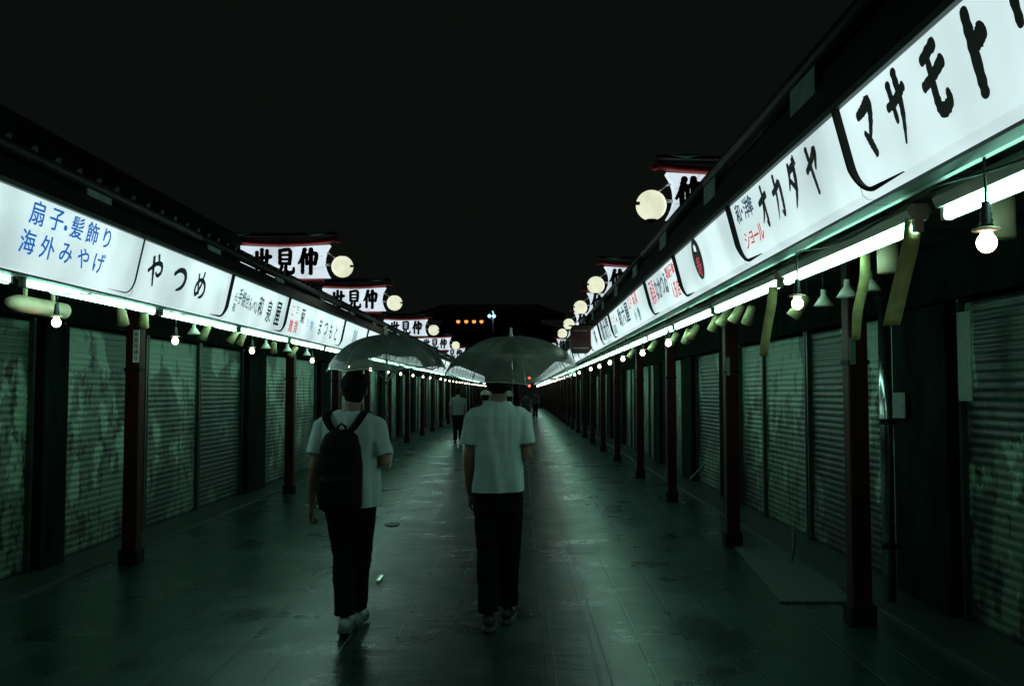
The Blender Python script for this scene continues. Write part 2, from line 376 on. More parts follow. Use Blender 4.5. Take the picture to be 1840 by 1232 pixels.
def glyph(bm, key, u, v, wd, ht, fn, weight=1.0):
    """draw brushed glyph key centred at (u,v); fn maps (u,v,off) to a 3D point"""
    for si, st in enumerate(G[key]):
        P = [Vector((a, b, c)) for a, b, c in st]; Q = []
        for i in range(len(P) - 1):
            p0, p1, p2, p3 = P[max(i - 1, 0)], P[i], P[i + 1], P[min(i + 2, len(P) - 1)]
            for k in range(6):
                t = k / 6
                Q.append(.5 * ((2 * p1) + (p2 - p0) * t + (2 * p0 - 5 * p1 + 4 * p2 - p3) * t * t + (-p0 + 3 * p1 - 3 * p2 + p3) * t ** 3))
        Q.append(P[-1])
        prev = None
        off = .0004 * si
        for i, q in enumerate(Q):
            tg = Q[min(i + 1, len(Q) - 1)] - Q[max(i - 1, 0)]
            tx, ty = tg.x * wd, tg.y * ht; l = math.hypot(tx, ty) or 1
            nx, ny = -ty / l, tx / l
            hw = max(.007, q.z * .5 * 1.5 * weight * (1 + .10 * math.sin(9 * i + si))) * (wd + ht) / 2
            cx, cy = u + (q.x - .5) * wd, v + (q.y - .5) * ht
            a = bm.verts.new(fn(cx + nx * hw, cy + ny * hw, off)); b = bm.verts.new(fn(cx - nx * hw, cy - ny * hw, off))
            if prev: bm.faces.new((prev[0], prev[1], b, a))
            else: first = (a, b, cx, cy, hw, tx / l, ty / l)
            prev = (a, b); last = (a, b, cx, cy, hw, tx / l, ty / l)
        for (a, b, cx, cy, hw, dx, dy), sg in ((first, -1), (last, 1)):
            mid = []
            for ang in (60, 30, 0, -30, -60):
                s_, c_ = math.sin(R(ang)), math.cos(R(ang))
                mid.append(bm.verts.new(fn(cx + sg * dx * hw * .8 * c_ - dy * hw * s_, cy + sg * dy * hw * .8 * c_ + dx * hw * s_, off)))
            bm.faces.new([a] + mid + [b])


_tc = {}


def char_geo(ch, bold):
    k = (ch, bold)
    if k not in _tc:
        c = bpy.data.curves.new('t', 'FONT'); c.body = ch; c.offset = 0; c.resolution_u = 3
        o = bpy.data.objects.new('t', c); col.objects.link(o); bpy.context.view_layer.update()
        me = bpy.data.meshes.new_from_object(o)
        vs = [v.co.copy() for v in me.vertices]; fs = [list(p.vertices) for p in me.polygons]
        bpy.data.objects.remove(o); bpy.data.curves.remove(c); bpy.data.meshes.remove(me)
        if vs:
            x0, x1 = min(v.x for v in vs), max(v.x for v in vs); y0, y1 = min(v.y for v in vs), max(v.y for v in vs)
            cx, cy = (x0 + x1) / 2, (y0 + y1) / 2
            em = 0.95
            vs = [((v.x - cx) / em, (v.y - cy) / em) for v in vs]
        _tc[k] = (vs, fs)
    return _tc[k]


def chars(bm, s, u0, v0, du, dv, wd, ht, fn, bold=.02):
    for i, ch in enumerate(s):
        if ch == ' ': continue
        vs, fs = char_geo(ch, bold)
        vv = [bm.verts.new(fn(u0 + du * i + x * wd, v0 + dv * i + y * ht, 0)) for x, y in vs]
        for f in fs: bm.faces.new([vv[k] for k in f])
        for n_, (ax, ay) in enumerate(((1, .6), (-1, .6), (1, -.6), (-1, -.6)) if bold > 0 else ()):
            bw = bold * .9
            vv = [bm.verts.new(fn(u0 + du * i + (x + ax * bw) * wd, v0 + dv * i + (y + ay * bw) * ht, .0004 * (n_ + 1))) for x, y in vs]
            for f in fs: bm.faces.new([vv[k] for k in f])


def flatobj(name, bm, m, parent):
    me = bpy.data.meshes.new(name); bm.to_mesh(me); bm.free(); me.materials.append(m)
    return link(name, me, parent)


# ------------------------------------------------------------------ the setting
bm = new()
v = [bm.verts.new(p) for p in ((-130, -60, 0), (130, -60, 0), (130, 260, 0), (-130, 260, 0))]; bm.faces.new(v)
struct(obj('paving', bm, M['paving']))
bm = new()
for x in (.18, .48): box(bm, x - .005, x + .005, -4, 100, -.02, .004)
struct(obj('drain_channel', bm, mat('steel_drain', (.11, .13, .12), .40, .3, noise_amt=.35, nscale=12)))
for nm, xa, xb in (('left_threshold', -4.4, -3.72), ('right_threshold', 2.5, 3.2)):
    bm = new(); box(bm, xa, xb, -6, 100, -.05, .03)
    struct(obj(nm, bm, M['stone'], bevel=.008))

SIDE = {
 'left':  dict(s=-1, post=3.50, shut=4.17, tube=2.82, sb=2.68, st=2.60, zb=EYE + .665, zt=EYE + 1.045, ex=2.97, ez=EYE + 1.45, bulb=2.95),
 'right': dict(s=1,  post=2.10, shut=2.97, tube=1.46, sb=1.22, st=1.14, zb=EYE + .70, zt=EYE + 1.012, ex=1.31, ez=EYE + 1.485, bulb=1.35),
}
END = 92.0

# ------------------------------------------------------------------ shops: shutters, piers, eaves and roof
_sh = {}


def shutter_mesh(wd, H, mt='shutter'):
    k = (round(wd, 2), H, mt)
    if k not in _sh:
        bm = new(); n = int(H / .060); prof = []
        for i in range(n):
            z = i * H / n; h = H / n
            prof += [(0, z), (.008, z + h * .22), (.0075, z + h * .5), (.008, z + h * .8)]
        prof.append((0, H))
        ws = [-wd / 2, wd / 2]
        rows = [[bm.verts.new((x, -y, z)) for y, z in prof] for x in ws]
        for i in range(len(prof) - 1): bm.faces.new((rows[0][i], rows[1][i], rows[1][i + 1], rows[0][i + 1]))
        me = mesh('shutter', bm, M[mt], True)
        _sh[k] = me
    return _sh[k]


def shop(side, y0, y1, items, label, group=None, visible_detail=True):
    """items: list of ('s'|'p', a, b): shutter or pier from a to b (metres along the street)"""
    S = SIDE[side]; s = S['s']; X = S['shut']
    t = thing('shop_building', label, 'shop', (s * X, y0, 0), 0, group)
    L_ = y1 - y0

    def q(x): return s * (x - X)       # local lateral
    for kind, a, b in items:
        a -= y0; b -= y0
        if kind == 's':
            wd = b - a - .07
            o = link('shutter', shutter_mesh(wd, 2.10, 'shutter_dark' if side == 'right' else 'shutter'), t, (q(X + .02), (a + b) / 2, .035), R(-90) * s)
            for e in (-wd / 2 - .018, wd / 2 + .018):
                bm = new(); box(bm, e - .018, e + .018, -.05, .03, 0, 2.13)
                link('guide_rail', mesh('guide_rail', bm, M['darkalu']), t, (q(X + .02), (a + b) / 2, .035), R(-90) * s)
        else:
            bm = new(); xs = sorted((q(X - .10), q(X + .06))); box(bm, xs[0], xs[1], a + .01, b - .01, .03, 2.14)
            obj('pier', bm, M['wall'], t, bevel=.008)
    bm = new(); xs = sorted((q(X - .06), q(X + .05))); box(bm, xs[0], xs[1], 0, L_ - .004, 2.165, 2.55)
    obj('shutter_box', bm, M['wall'], t)
    bm = new(); xs = sorted((q(X + .12), q(X + .30))); box(bm, xs[0], xs[1], .002, L_ - .004, 0, 3.9)
    obj('wall', bm, M['wall'], t)
    bm = new(); xs = sorted((q(S['sb'] + .10), q(X + .115))); box(bm, xs[0], xs[1], 0, L_ - .004, 2.56, 2.60)
    for k in range(int(L_ / .44)): box(bm, xs[0], xs[1], .2 + k * .44, .25 + k * .44, 2.50, 2.557)
    obj('soffit', bm, M['ceiling'], t)
    # fascia and gutter
    bm = new()
    prof = [(q(S['st'] + .015), S['zt'] + .03), (q(S['ex']), S['ez'] - .09), (q(S['ex'] + .09), S['ez'] - .09), (q(S['st'] + .13), S['zt'] + .03)]
    extrude_y(bm, prof, 0, L_ - .004)
    fa = obj('fascia', bm, M['fascia'], t)
    bm = new()
    sweep(bm, [(q(S['ex'] - .03), 0, S['ez'] - .05), (q(S['ex'] - .03), L_, S['ez'] - .05)], .045, 8)
    obj('gutter', bm, M['fascia'], t, True)
    bm = new()
    e, z = S['ex'], S['ez']
    prof = [(q(e + .01), z - .02), (q(e + .01), z), (q(e + 3.0), z + 1.35), (q(e + 3.0), z + 1.25)]
    extrude_y(bm, prof, 0, L_ - .004)
    n = int(L_ / .27)
    for k in range(n):
        yy = (k + .5) * L_ / n
        sweep(bm, [(q(e + .02), yy, z + .015), (q(e + 3.0), yy, z + 1.365)], .045, 6)
    obj('roof', bm, M['roof'], t)
    return t


def label_row(side, i, n_named, near, far):
    return near(ORD[i]) if i < n_named else far


# right row
rsh = [(-4.0, -.6, [('p', -4, -3.1), ('s', -3.1, -.6)]), (-.6, 2.85, [('p', -.6, .3), ('s', .3, 2.85)]),
       (2.85, 6.2, [('s', 2.88, 4.5), ('s', 4.5, 6.18)]),
       (6.2, 9.47, [('p', 6.2, 7.1), ('s', 7.12, 9.45)]), (9.47, 13.35, [('s', 9.5, 11.2), ('s', 11.2, 12.4), ('p', 12.42, 13.33)]),
       (13.35, 16.5, [('s', 13.37, 15.45), ('p', 15.5, 16.5)])]
y = 16.5
while y < END:
    rsh.append((y, y + 3.5, [('s', y + .02, y + 1.28), ('s', y + 1.28, y + 2.55), ('p', y + 2.6, y + 3.48)])); y += 3.5
rl = ['dark closed shop behind the viewer on the right, farther one', 'dark closed shop beside the viewer on the right', 'nearest dark shuttered shop at the right edge under the largest signboard',
      'shuttered shop with wide dark pier behind the hanging yellow tapes', 'shuttered shop with two pale upper shutters right of the nearest long doormat',
      'shuttered shop on the right with cluster of cream spotlights over its shutter']
for i, (a, b, it) in enumerate(rsh):
    shop('right', a, b, it, rl[i] if i < len(rl) else ('%s shuttered shop past the spotlight cluster on the right row' % ORD[i - 6] if i < 30 else 'far shuttered shop in the dark distant run of the right row'), 'shuttered shops of the right row')
lsh = [(-4.0, -.2, [('s', -4, -.9), ('p', -.9, -.2)]), (-.2, 4.2, [('p', -.2, .4), ('s', .4, 2.3), ('s', 2.3, 4.18)]),
       (4.2, 8.16, [('s', 4.22, 6.0), ('s', 6.0, 7.7), ('p', 7.72, 8.15)]),
       (8.16, 14.5, [('s', 8.18, 10.02), ('s', 10.04, 11.68), ('s', 11.7, 13.5), ('p', 13.55, 14.48)]),
       (14.5, 19.4, [('s', 14.55, 16.4), ('s', 16.45, 18.3), ('p', 18.4, 19.38)])]
y = 19.4
while y < END:
    lsh.append((y, y + 3.9, [('s', y + .02, y + 1.5), ('s', y + 1.5, y + 3.0), ('p', y + 3.05, y + 3.88)])); y += 3.9
ll = ['dark closed shop behind the viewer on the left, farther one', 'dark closed shop beside the viewer on the left', 'nearest shuttered shop at the left edge under the blue lettered signboard',
      'shuttered shop with three mural shutters flaked dark at the bottom, left side', 'shuttered shop with pale slatted shutters directly left of the backpacker']
for i, (a, b, it) in enumerate(lsh):
    shop('left', a, b, it, ll[i] if i < len(ll) else ('%s shuttered shop beyond the backpacker on the left row' % ORD[i - 5] if i < 29 else 'far shuttered shop in the dark distant run of the left row'), 'shuttered shops of the left row')

# fascia plates (pale green rectangles fixed on the eaves)
for side, first_, step in (('left', 6.2, 2.35), ('right', 4.04, 2.03)):
    S = SIDE[side]; s_ = S['s']
    bm = new(); box(bm, -.008, .008, -.18, .18, -.06, .06)
    me = mesh('eave_plate', bm, M['plate'], bevel=.003)
    for k in range(14):
        o = link('eave_plate', me, None, (s_ * (S['ex'] - .045), first_ + k * step, EYE + 1.34))
        tag(o, ('%s pale green plate from the camera on the %s eave' % (ORD[k], side)) if k < 8 else 'distant pale green plate high on the %s eave' % side, 'plate', 'plates on the %s eave' % side)


# ------------------------------------------------------------------ signboards
def sign(side, ya, yb, texts, label, group, proud=.024):
    S = SIDE[side]; s = S['s']; rot = R(90) if side == 'left' else R(-90)
    W = yb - ya - .006; H = S['zt'] - S['zb']; lean = S['sb'] - S['st']
    t = thing('signboard', label, 'signboard', (s * S['sb'], (ya + yb) / 2, S['zb']), rot, group)

    def fn(u, v_, off=0): return Vector((u, -lean * v_ / H - .005 - off, v_))
    sh = .02 if side == 'right' else .03
    def fnt(u, v_, off=0): return fn(u, v_ - sh, off)
    bm = new()
    prof = [(.055, -.020), (.018, -.014), (0, 0), (-lean * .5, H * .5), (-lean, H - .004), (-lean + .02, H)]
    a = [[bm.verts.new((x, py, pz)) for py, pz in prof] for x in (-W / 2, W / 2)]
    for i in range(len(prof) - 1): bm.faces.new((a[0][i], a[1][i], a[1][i + 1], a[0][i + 1]))
    me = bpy.data.meshes.new('light_panel'); bmesh.ops.recalc_face_normals(bm, faces=bm.faces)
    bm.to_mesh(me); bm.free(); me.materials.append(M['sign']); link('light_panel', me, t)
    # casing: top cap, bottom rail, back
    bm = new()
    box(bm, -W / 2, W / 2, -lean - .014, -lean + .12, H + .001, H + .028)
    box(bm, -W / 2, W / 2, .03, .09, -.034, -.022)
    box(bm, -W / 2, W / 2, .078, .09, -.021, H)
    obj('casing', bm, M['casing'], t)
    for yy, zz in ((.105, -.022), (.14, -.012)):
        bm = new(); box(bm, -W / 2, W / 2, yy - .007, yy + .007, zz - .005, zz + .005)
        obj('rail', bm, M['alu'], t)
    # black trim: runs down the far end, rounds the corner and joins the bottom edge
    e = 1 if side == 'left' else -1          # far end in reading direction
    rr = .11; tw = .008 if proud > .02 else .004; pts = [(e * (W / 2 - .0), H), (e * (W / 2), rr)]
    for k in range(1, 9):
        an = k / 8 * math.pi / 2
        pts.append((e * (W / 2 - rr + rr * math.cos(an)), rr - rr * math.sin(an)))
    pts.append((e * (W / 2 - rr - .25), -.002))
    bm = new(); prev = None
    for i, (x, z) in enumerate(pts):
        x2, z2 = pts[min(i + 1, len(pts) - 1)]; x1, z1 = pts[max(i - 1, 0)]
        dx, dz = x2 - x1, z2 - z1; l = math.hypot(dx, dz); nx, nz = -dz / l * tw, dx / l * tw
        if i == len(pts) - 1: nx *= .1; nz *= .1
        pr_ = proud * (1 if i < 3 else max(.12, 1 - (i - 2) / (len(pts) - 4)))
        q4 = [bm.verts.new(fn(x + nx, z + nz, -.003)), bm.verts.new(fn(x - nx, z - nz, -.003)), bm.verts.new(fn(x - nx, z - nz, pr_)), bm.verts.new(fn(x + nx, z + nz, pr_))]
        if prev:
            for k in range(4): bm.faces.new((prev[k], prev[(k + 1) % 4], q4[(k + 1) % 4], q4[k]))
        prev = q4
    obj('trim', bm, M['blackmetal'], t)
    for tx in texts:
        bm = new(); tx[1](bm, fnt, W, H); flatobj('lettering', bm, tx[0], t)
    return t


def U(side, ya, yb):
    """street distance -> local reading coordinate"""
    c = (ya + yb) / 2
    return (lambda d: d - c) if side == 'left' else (lambda d: c - d)


RD = [-3.8, -2.04, -.28, 1.48, 3.24, 4.96, 6.76, 8.38, 11.9, 13.6, 15.7]
while RD[-1] < END - 2: RD.append(RD[-1] + 1.78)
LD = [-3.5, -1.55, .4, 2.3, 4.24, 6.19, 8.1, 10.1, 13.3, 15.3]
while LD[-1] < END - 2: LD.append(LD[-1] + 1.95)


def big(keys, ds, v, wd, ht, side, ya, yb, weight=1.0):
    u = U(side, ya, yb)
    def f(bm, fn, W, H):
        for k, d in zip(keys, ds): glyph(bm, k, u(d), v, wd, ht, fn, weight)
    return f


def txt(s, u0, v0, du, dv, wd, ht, bold=.02):
    return lambda bm, fn, W, H: chars(bm, s, u0, v0, du, dv, wd, ht, fn, bold)


def disc(side, ya, yb, d, v, r):
    u = U(side, ya, yb)
    def f(bm, fn, W, H):
        bm.faces.new([bm.verts.new(fn(u(d) + r * math.cos(2 * math.pi * k / 40), v + r * math.sin(2 * math.pi * k / 40), 0)) for k in range(40)])
    return f


def fnoff(f, off):
    return lambda bm, fn, W, H: f(bm, (lambda a, b, o=0: fn(a, b, o + off)), W, H)


rt = {}
rt[3] = (['ink', big(['ma', 'sa', 'mo', 'to', 'ri'], [3.04, 2.80, 2.55, 2.31, 2.07], .195, .135, .215, 'right', 1.48, 3.24, 1.22)],)
rt[4] = (['ink', big(['o', 'ka', 'da', 'ya_k'], [4.36, 4.12, 3.88, 3.62], .205, .15, .19, 'right', 3.24, 4.96, 1.2)],
         ['navy', txt('和・洋傘', -.72, .262, .082, 0, .10, .105, .012)], ['red', txt('ショール', -.68, .115, .09, 0, .10, .10, .012)])
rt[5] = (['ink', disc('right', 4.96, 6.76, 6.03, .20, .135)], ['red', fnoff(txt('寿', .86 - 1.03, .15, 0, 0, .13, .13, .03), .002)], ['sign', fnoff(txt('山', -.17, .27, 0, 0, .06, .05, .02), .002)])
rt[6] = (['red', txt('雨具', -.60, .20, .13, 0, .11, .22, .012)], ['navy', txt('なかつゐ', -.30, .20, .165, 0, .15, .19, .02)],
         ['red', txt('舞扇子傘', .33, .26, .10, 0, .10, .10, .012)], ['red', txt('人形店', .42, .11, .12, 0, .10, .13, .015)])
rt[7] = (['navy', txt('・助六屋', -1.05, .20, .36, 0, .30, .22, .03)], ['red', txt('江戸', .35, .26, .16, 0, .13, .12, .01)], ['red', txt('玩具', .75, .27, .2, 0, .14, .13, .02)],
         ['greenink', txt('小物', .62, .11, .28, 0, .13, .14, .02)], ['red', txt('御土産', -1.58, .25, .12, 0, .10, .10, .0)], ['greenink', txt('浅草店', -1.58, .11, .12, 0, .11, .12, .01)])
rt[8] = (['navy', txt('雷大門', -.45, .19, .40, 0, .30, .27, .03)],)
rt[9] = (['navy', txt('林', .15, .19, 0, 0, .32, .28, .03)],)
rlab = {3: 'largest white signboard at upper right with bold brushed black characters', 4: 'white signboard with four black brushed characters and small blue and red writing',
        5: 'white signboard with only a black oval emblem marked in red', 6: 'white signboard with red and navy characters just beyond the oval emblem one',
        7: 'extra wide white signboard with navy, pale red and green lettering', 8: 'white signboard with three heavy navy characters nearest the dark red box', 9: 'narrow looking white signboard with one navy character behind dark red box'}
KJ = ['梅林', '美乃屋', '丸玉', '千代田', '花月堂', '木村家', '松ヶ枝', '安立屋', '河村']
for i in range(len(RD) - 1):
    a, b = RD[i], RD[i + 1]
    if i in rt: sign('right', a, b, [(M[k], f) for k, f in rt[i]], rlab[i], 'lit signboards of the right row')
    elif i < 3: continue
    elif i < 12:
        s_ = KJ[i % len(KJ)]
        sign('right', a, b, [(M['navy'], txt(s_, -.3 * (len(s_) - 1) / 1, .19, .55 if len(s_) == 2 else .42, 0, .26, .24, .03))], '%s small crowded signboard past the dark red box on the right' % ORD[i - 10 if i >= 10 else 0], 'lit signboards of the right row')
lt = {}
lt[4] = (['blue', lambda bm, fn, W, H: (chars(bm, '扇子', 4.84 - 5.215, .325, .20, 0, .15, .13, fn, .018), chars(bm, '・', 5.15 - 5.215, .30, .2, 0, .15, .13, fn, .02), chars(bm, '髪飾り', 5.28 - 5.215, .325, .19, 0, .15, .13, fn, .018))],
         ['blue', txt('海外みやげ', 4.81 - 5.215, .165, .205, 0, .15, .13, .018)])
lt[5] = (['ink', big(['ya', 'tsu', 'me'], [6.47, 6.94, 7.39], .235, .25, .22, 'left', 6.19, 8.1, 1.2)],)
lt[6] = (['navy', txt('元祖', -.78, .23, .0, -.09, .09, .08, .005)], ['navy', txt('手焼せんべい', -.66, .25, .115, -.012, .11, .15, .012)], ['ink', txt('和', .02, .22, 0, 0, .16, .20, .02)], ['ink', txt('泉', .34, .20, 0, 0, .18, .23, .02)], ['ink', txt('屋', .68, .20, 0, 0, .20, .27, .03)])
lt[7] = (['red', txt('江戸', -1.35, .29, .2, 0, .14, .13, .0)], ['red', txt('雑貨', -1.3, .12, .22, 0, .17, .15, .02)], ['ink', txt('菊', -.85, .27, 0, 0, .2, .18, .02)], ['blue', txt('小物', -.55, .22, .22, -.03, .14, .13, .0)],
         ['navy', txt('まつもと', .15, .21, .34, -.005, .22, .24, .015)])
lt[8] = (['navy', txt('川', -.05, .20, 0, 0, .30, .27, .03)],)
llab = {4: 'leftmost white signboard with two rows of small blue characters', 5: 'white signboard on the left with three large black brushed characters', 6: 'white signboard on the left with small black writing growing larger to the right',
        7: 'long white signboard on the left with faint red and black writing', 8: 'white signboard with one character just above the left umbrella'}
for i in range(len(LD) - 1):
    a, b = LD[i], LD[i + 1]
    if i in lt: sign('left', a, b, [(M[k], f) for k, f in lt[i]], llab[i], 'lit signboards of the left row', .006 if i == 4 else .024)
    elif i < 3: continue
    elif i < 4: continue
    elif i < 12:
        s_ = KJ[(i + 3) % len(KJ)]
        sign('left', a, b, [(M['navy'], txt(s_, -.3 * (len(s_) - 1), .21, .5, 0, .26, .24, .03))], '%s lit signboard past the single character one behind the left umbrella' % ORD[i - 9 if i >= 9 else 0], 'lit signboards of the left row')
# the far ones share three meshes a side
for side, D in (('right', RD), ('left', LD)):
    dl = D[20] - D[19]; protos = []
    for k in range(3):
        s_ = KJ[k * 3 + (1 if side == 'left' else 0)]
        protos.append(sign(side, D[12 + k], D[12 + k] + dl, [(M['navy'], txt(s_, -.35, .19, .5, 0, .26, .24, .03))], 'tiny lit signboard in the distant %s run near the vanishing point' % side, 'lit signboards of the %s row' % side))
    for i in range(15, len(D) - 1):
        p = protos[random.randrange(3)]
        dup(p, p['label'], (p.location.x, (D[i] + D[i + 1]) / 2, p.location.z))

# ------------------------------------------------------------------ fluorescent tubes under the signs
def tube_light(L_, nice=True):
    t = thing('fluorescent_light', 'x', 'tube light')
    bm = new(); sweep(bm, [(0, -L_ / 2 + .05, 0), (0, L_ / 2 - .05, 0)], .019, 12, True)
    obj('tube', bm, M['tube'], t, True)
    bm = new()
    extrude_y(bm, [(-.03, .026), (.03, .026), (.045, .06), (.03, .085), (-.03, .085), (-.045, .06)], -L_ / 2 + .02, L_ / 2 - .02)
    bt = obj('batten', bm, M['white'], t)
    for e in (-1, 1):
        bm = new(); box(bm, -.017, .017, e * (L_ / 2 - .035) - .014, e * (L_ / 2 - .035) + .014, -.018, .03)
        obj('end_holder', bm, M['white'], t, bevel=.003)
    bm = new()
    for yy in (-L_ * .3, L_ * .3): box(bm, -.006, .006, yy - .01, yy + .01, .085, .40)
    obj('hanger', bm, M['blackmetal'], t)
    return t


def row_tubes(side, ys, L_, z, vis0, nm):
    S = SIDE[side]; p = None; n = 0
    for y in ys:
        if y < vis0: lab = 'glowing fluorescent tube on the %s outside the view' % side
        elif n < 16: lab = '%s glowing fluorescent tube from the camera under the %s signs' % (ORD[n], side); n += 1
        else: lab = 'far glowing tube in the bright dashed line under the %s signs' % side
        if p is None: p = tube_light(L_); o = p
        else: o = dup(p, lab)
        o.location = (S['s'] * S['tube'], y, z); o['label'] = lab; o['group'] = 'tubes under the %s signs' % side


row_tubes('right', [2.28] + [4.18 + 1.80 * k for k in range(48)], 1.74, EYE + .604, 1.9, 'r')
row_tubes('left', [6.0 - 1.97] + [6.0 + 1.97 * k for k in range(43)], 1.90, EYE + .606, 5.0, 'l')


# ------------------------------------------------------------------ hanging bulbs
def bulb():
    t = thing('hanging_bulb', 'x', 'light bulb')
    bm = new(); ball(bm, (0, 0, .005), (.028, .028, .030), 16, 12); sweep(bm, [(0, 0, .02), (0, 0, .045)], [.019, .014], 12)
    obj('glass', bm, M['bulb'], t, True)
    bm = new(); sweep(bm, [(0, 0, .040), (0, 0, .046), (0, 0, .052)], [.040, .038, .017], 20)
    obj('shade', bm, M['cream'], t, True)
    bm = new(); pts, rd = [], []
    for k in range(9): pts.append((0, 0, .052 + k * .009)); rd.append((.018 if k % 2 else .021) - k * .0010)
    sweep(bm, pts, rd, 14); obj('socket', bm, M['cable'], t, True)
    bm = new(); sweep(bm, [(0, 0, .12), (.002, .001, .17), (-.002, 0, .23), (0, 0, .27)], .0045, 6)
    obj('cord', bm, M['cable'], t, True)
    return t


pb = None
rb = [.8, 2.64, 4.46, 8.4, 10.2, 12.2, 14.0, 15.9, 17.9, 21.5, 23.4, 25.3] + [27.2 + 1.9 * k for k in range(30)]
lb = [1.8, 3.8, 5.72, 7.70, 9.90, 12.76, 15.4, 17.7, 20.0, 22.1, 24.6, 27.1, 29.2] + [33 + 2.0 * k for k in range(26)]
for side, ys, zz in (('right', rb, EYE + .432), ('left', lb, EYE + .425)):
    S = SIDE[side]; n = 0
    vis = 2.2 if side == 'right' else 4.9
    for y in ys:
        if y < vis: lab = 'lit bare bulb on the %s outside the view' % side
        elif n < 18: lab = '%s lit bare bulb from the camera hanging on the %s row' % (ORD[n], side); n += 1
        else: lab = 'tiny distant lit bulb in the %s string of dots' % side
        if pb is None: pb = bulb(); o = pb
        else: o = dup(pb, lab)
        o.location = (S['s'] * S['bulb'], y, zz + random.uniform(-.012, .012)); o['label'] = lab; o['group'] = 'bare bulbs hanging on the %s row' % side; o['category'] = 'light bulb'

# ------------------------------------------------------------------ posts
def post():
    t = thing('red_post', 'x', 'post')
    bm = new(); box(bm, -.065, .065, -.065, .065, .10, 2.56); obj('shaft', bm, M['post'], t, bevel=.014)
    bm = new(); box(bm, -.085, .085, -.085, .085, 0, .14); obj('foot', bm, M['blackmetal'], t, bevel=.01)
    bm = new(); box(bm, -.072, .072, -.072, .072, 1.72, 1.75); obj('band', bm, M['blackmetal'], t)
    return t


pp = None
rp_ = [2.3, 6.15, 9.2, 12.9, 16.3, 20.2] + [23.7 + 3.5 * k for k in range(19)]
lp_ = [2.7, 8.2, 13.75, 17.1, 20.6, 24.0, 27.8, 32.0] + [35.6 + 3.9 * k for k in range(14)]
for side, ys in (('right', rp_), ('left', lp_)):
    S = SIDE[side]; n = 0
    for y in ys:
        if y < 4: lab = 'red lacquered post on the %s outside the view' % side
        elif n < 18: lab = '%s dark red post from the camera holding up the %s eave' % (ORD[n], side); n += 1
        else: lab = 'far dark red post in the distant part of the %s row' % side
        if pp is None: pp = post(); o = pp
        else: o = dup(pp, lab)
        o.location = (S['s'] * (S['post'] + (.14 if y == 6.15 else 0)), y, 0); o['label'] = lab; o['group'] = 'red posts of the %s row' % side

# plates on the posts
def plate(x, y, z0, z1, wd, label, s_=''):
    t = thing('post_plate', label, 'notice', (x, y, z0))
    bm = new(); box(bm, -wd / 2, wd / 2, -.006, 0, 0, z1 - z0); obj('plate', bm, M['white'] if s_ else M['paper'], t)
    if s_:
        n = len(s_); h = (z1 - z0) / (n + .4)
        bm = new(); chars(bm, s_, 0, (z1 - z0) - h * .7, 0, -h, wd * .7, h * .8, lambda u, v_, o=0: Vector((u, -.0085, v_)), .015); flatobj('lettering', bm, M['ink'], t)
    return t


plate(-3.50 + .035, 8.2 - .068, 1.80, 2.09, .055, 'narrow white vertical plate with writing high on the nearest left post', '仲見世通り')
plate(2.24 - .04, 6.15 - .068, 1.72, 1.90, .04, 'small white strip on the nearest right red post')
plate(2.10 - .04, 9.2 - .068, 1.70, 1.88, .04, 'small white strip on the second right red post')

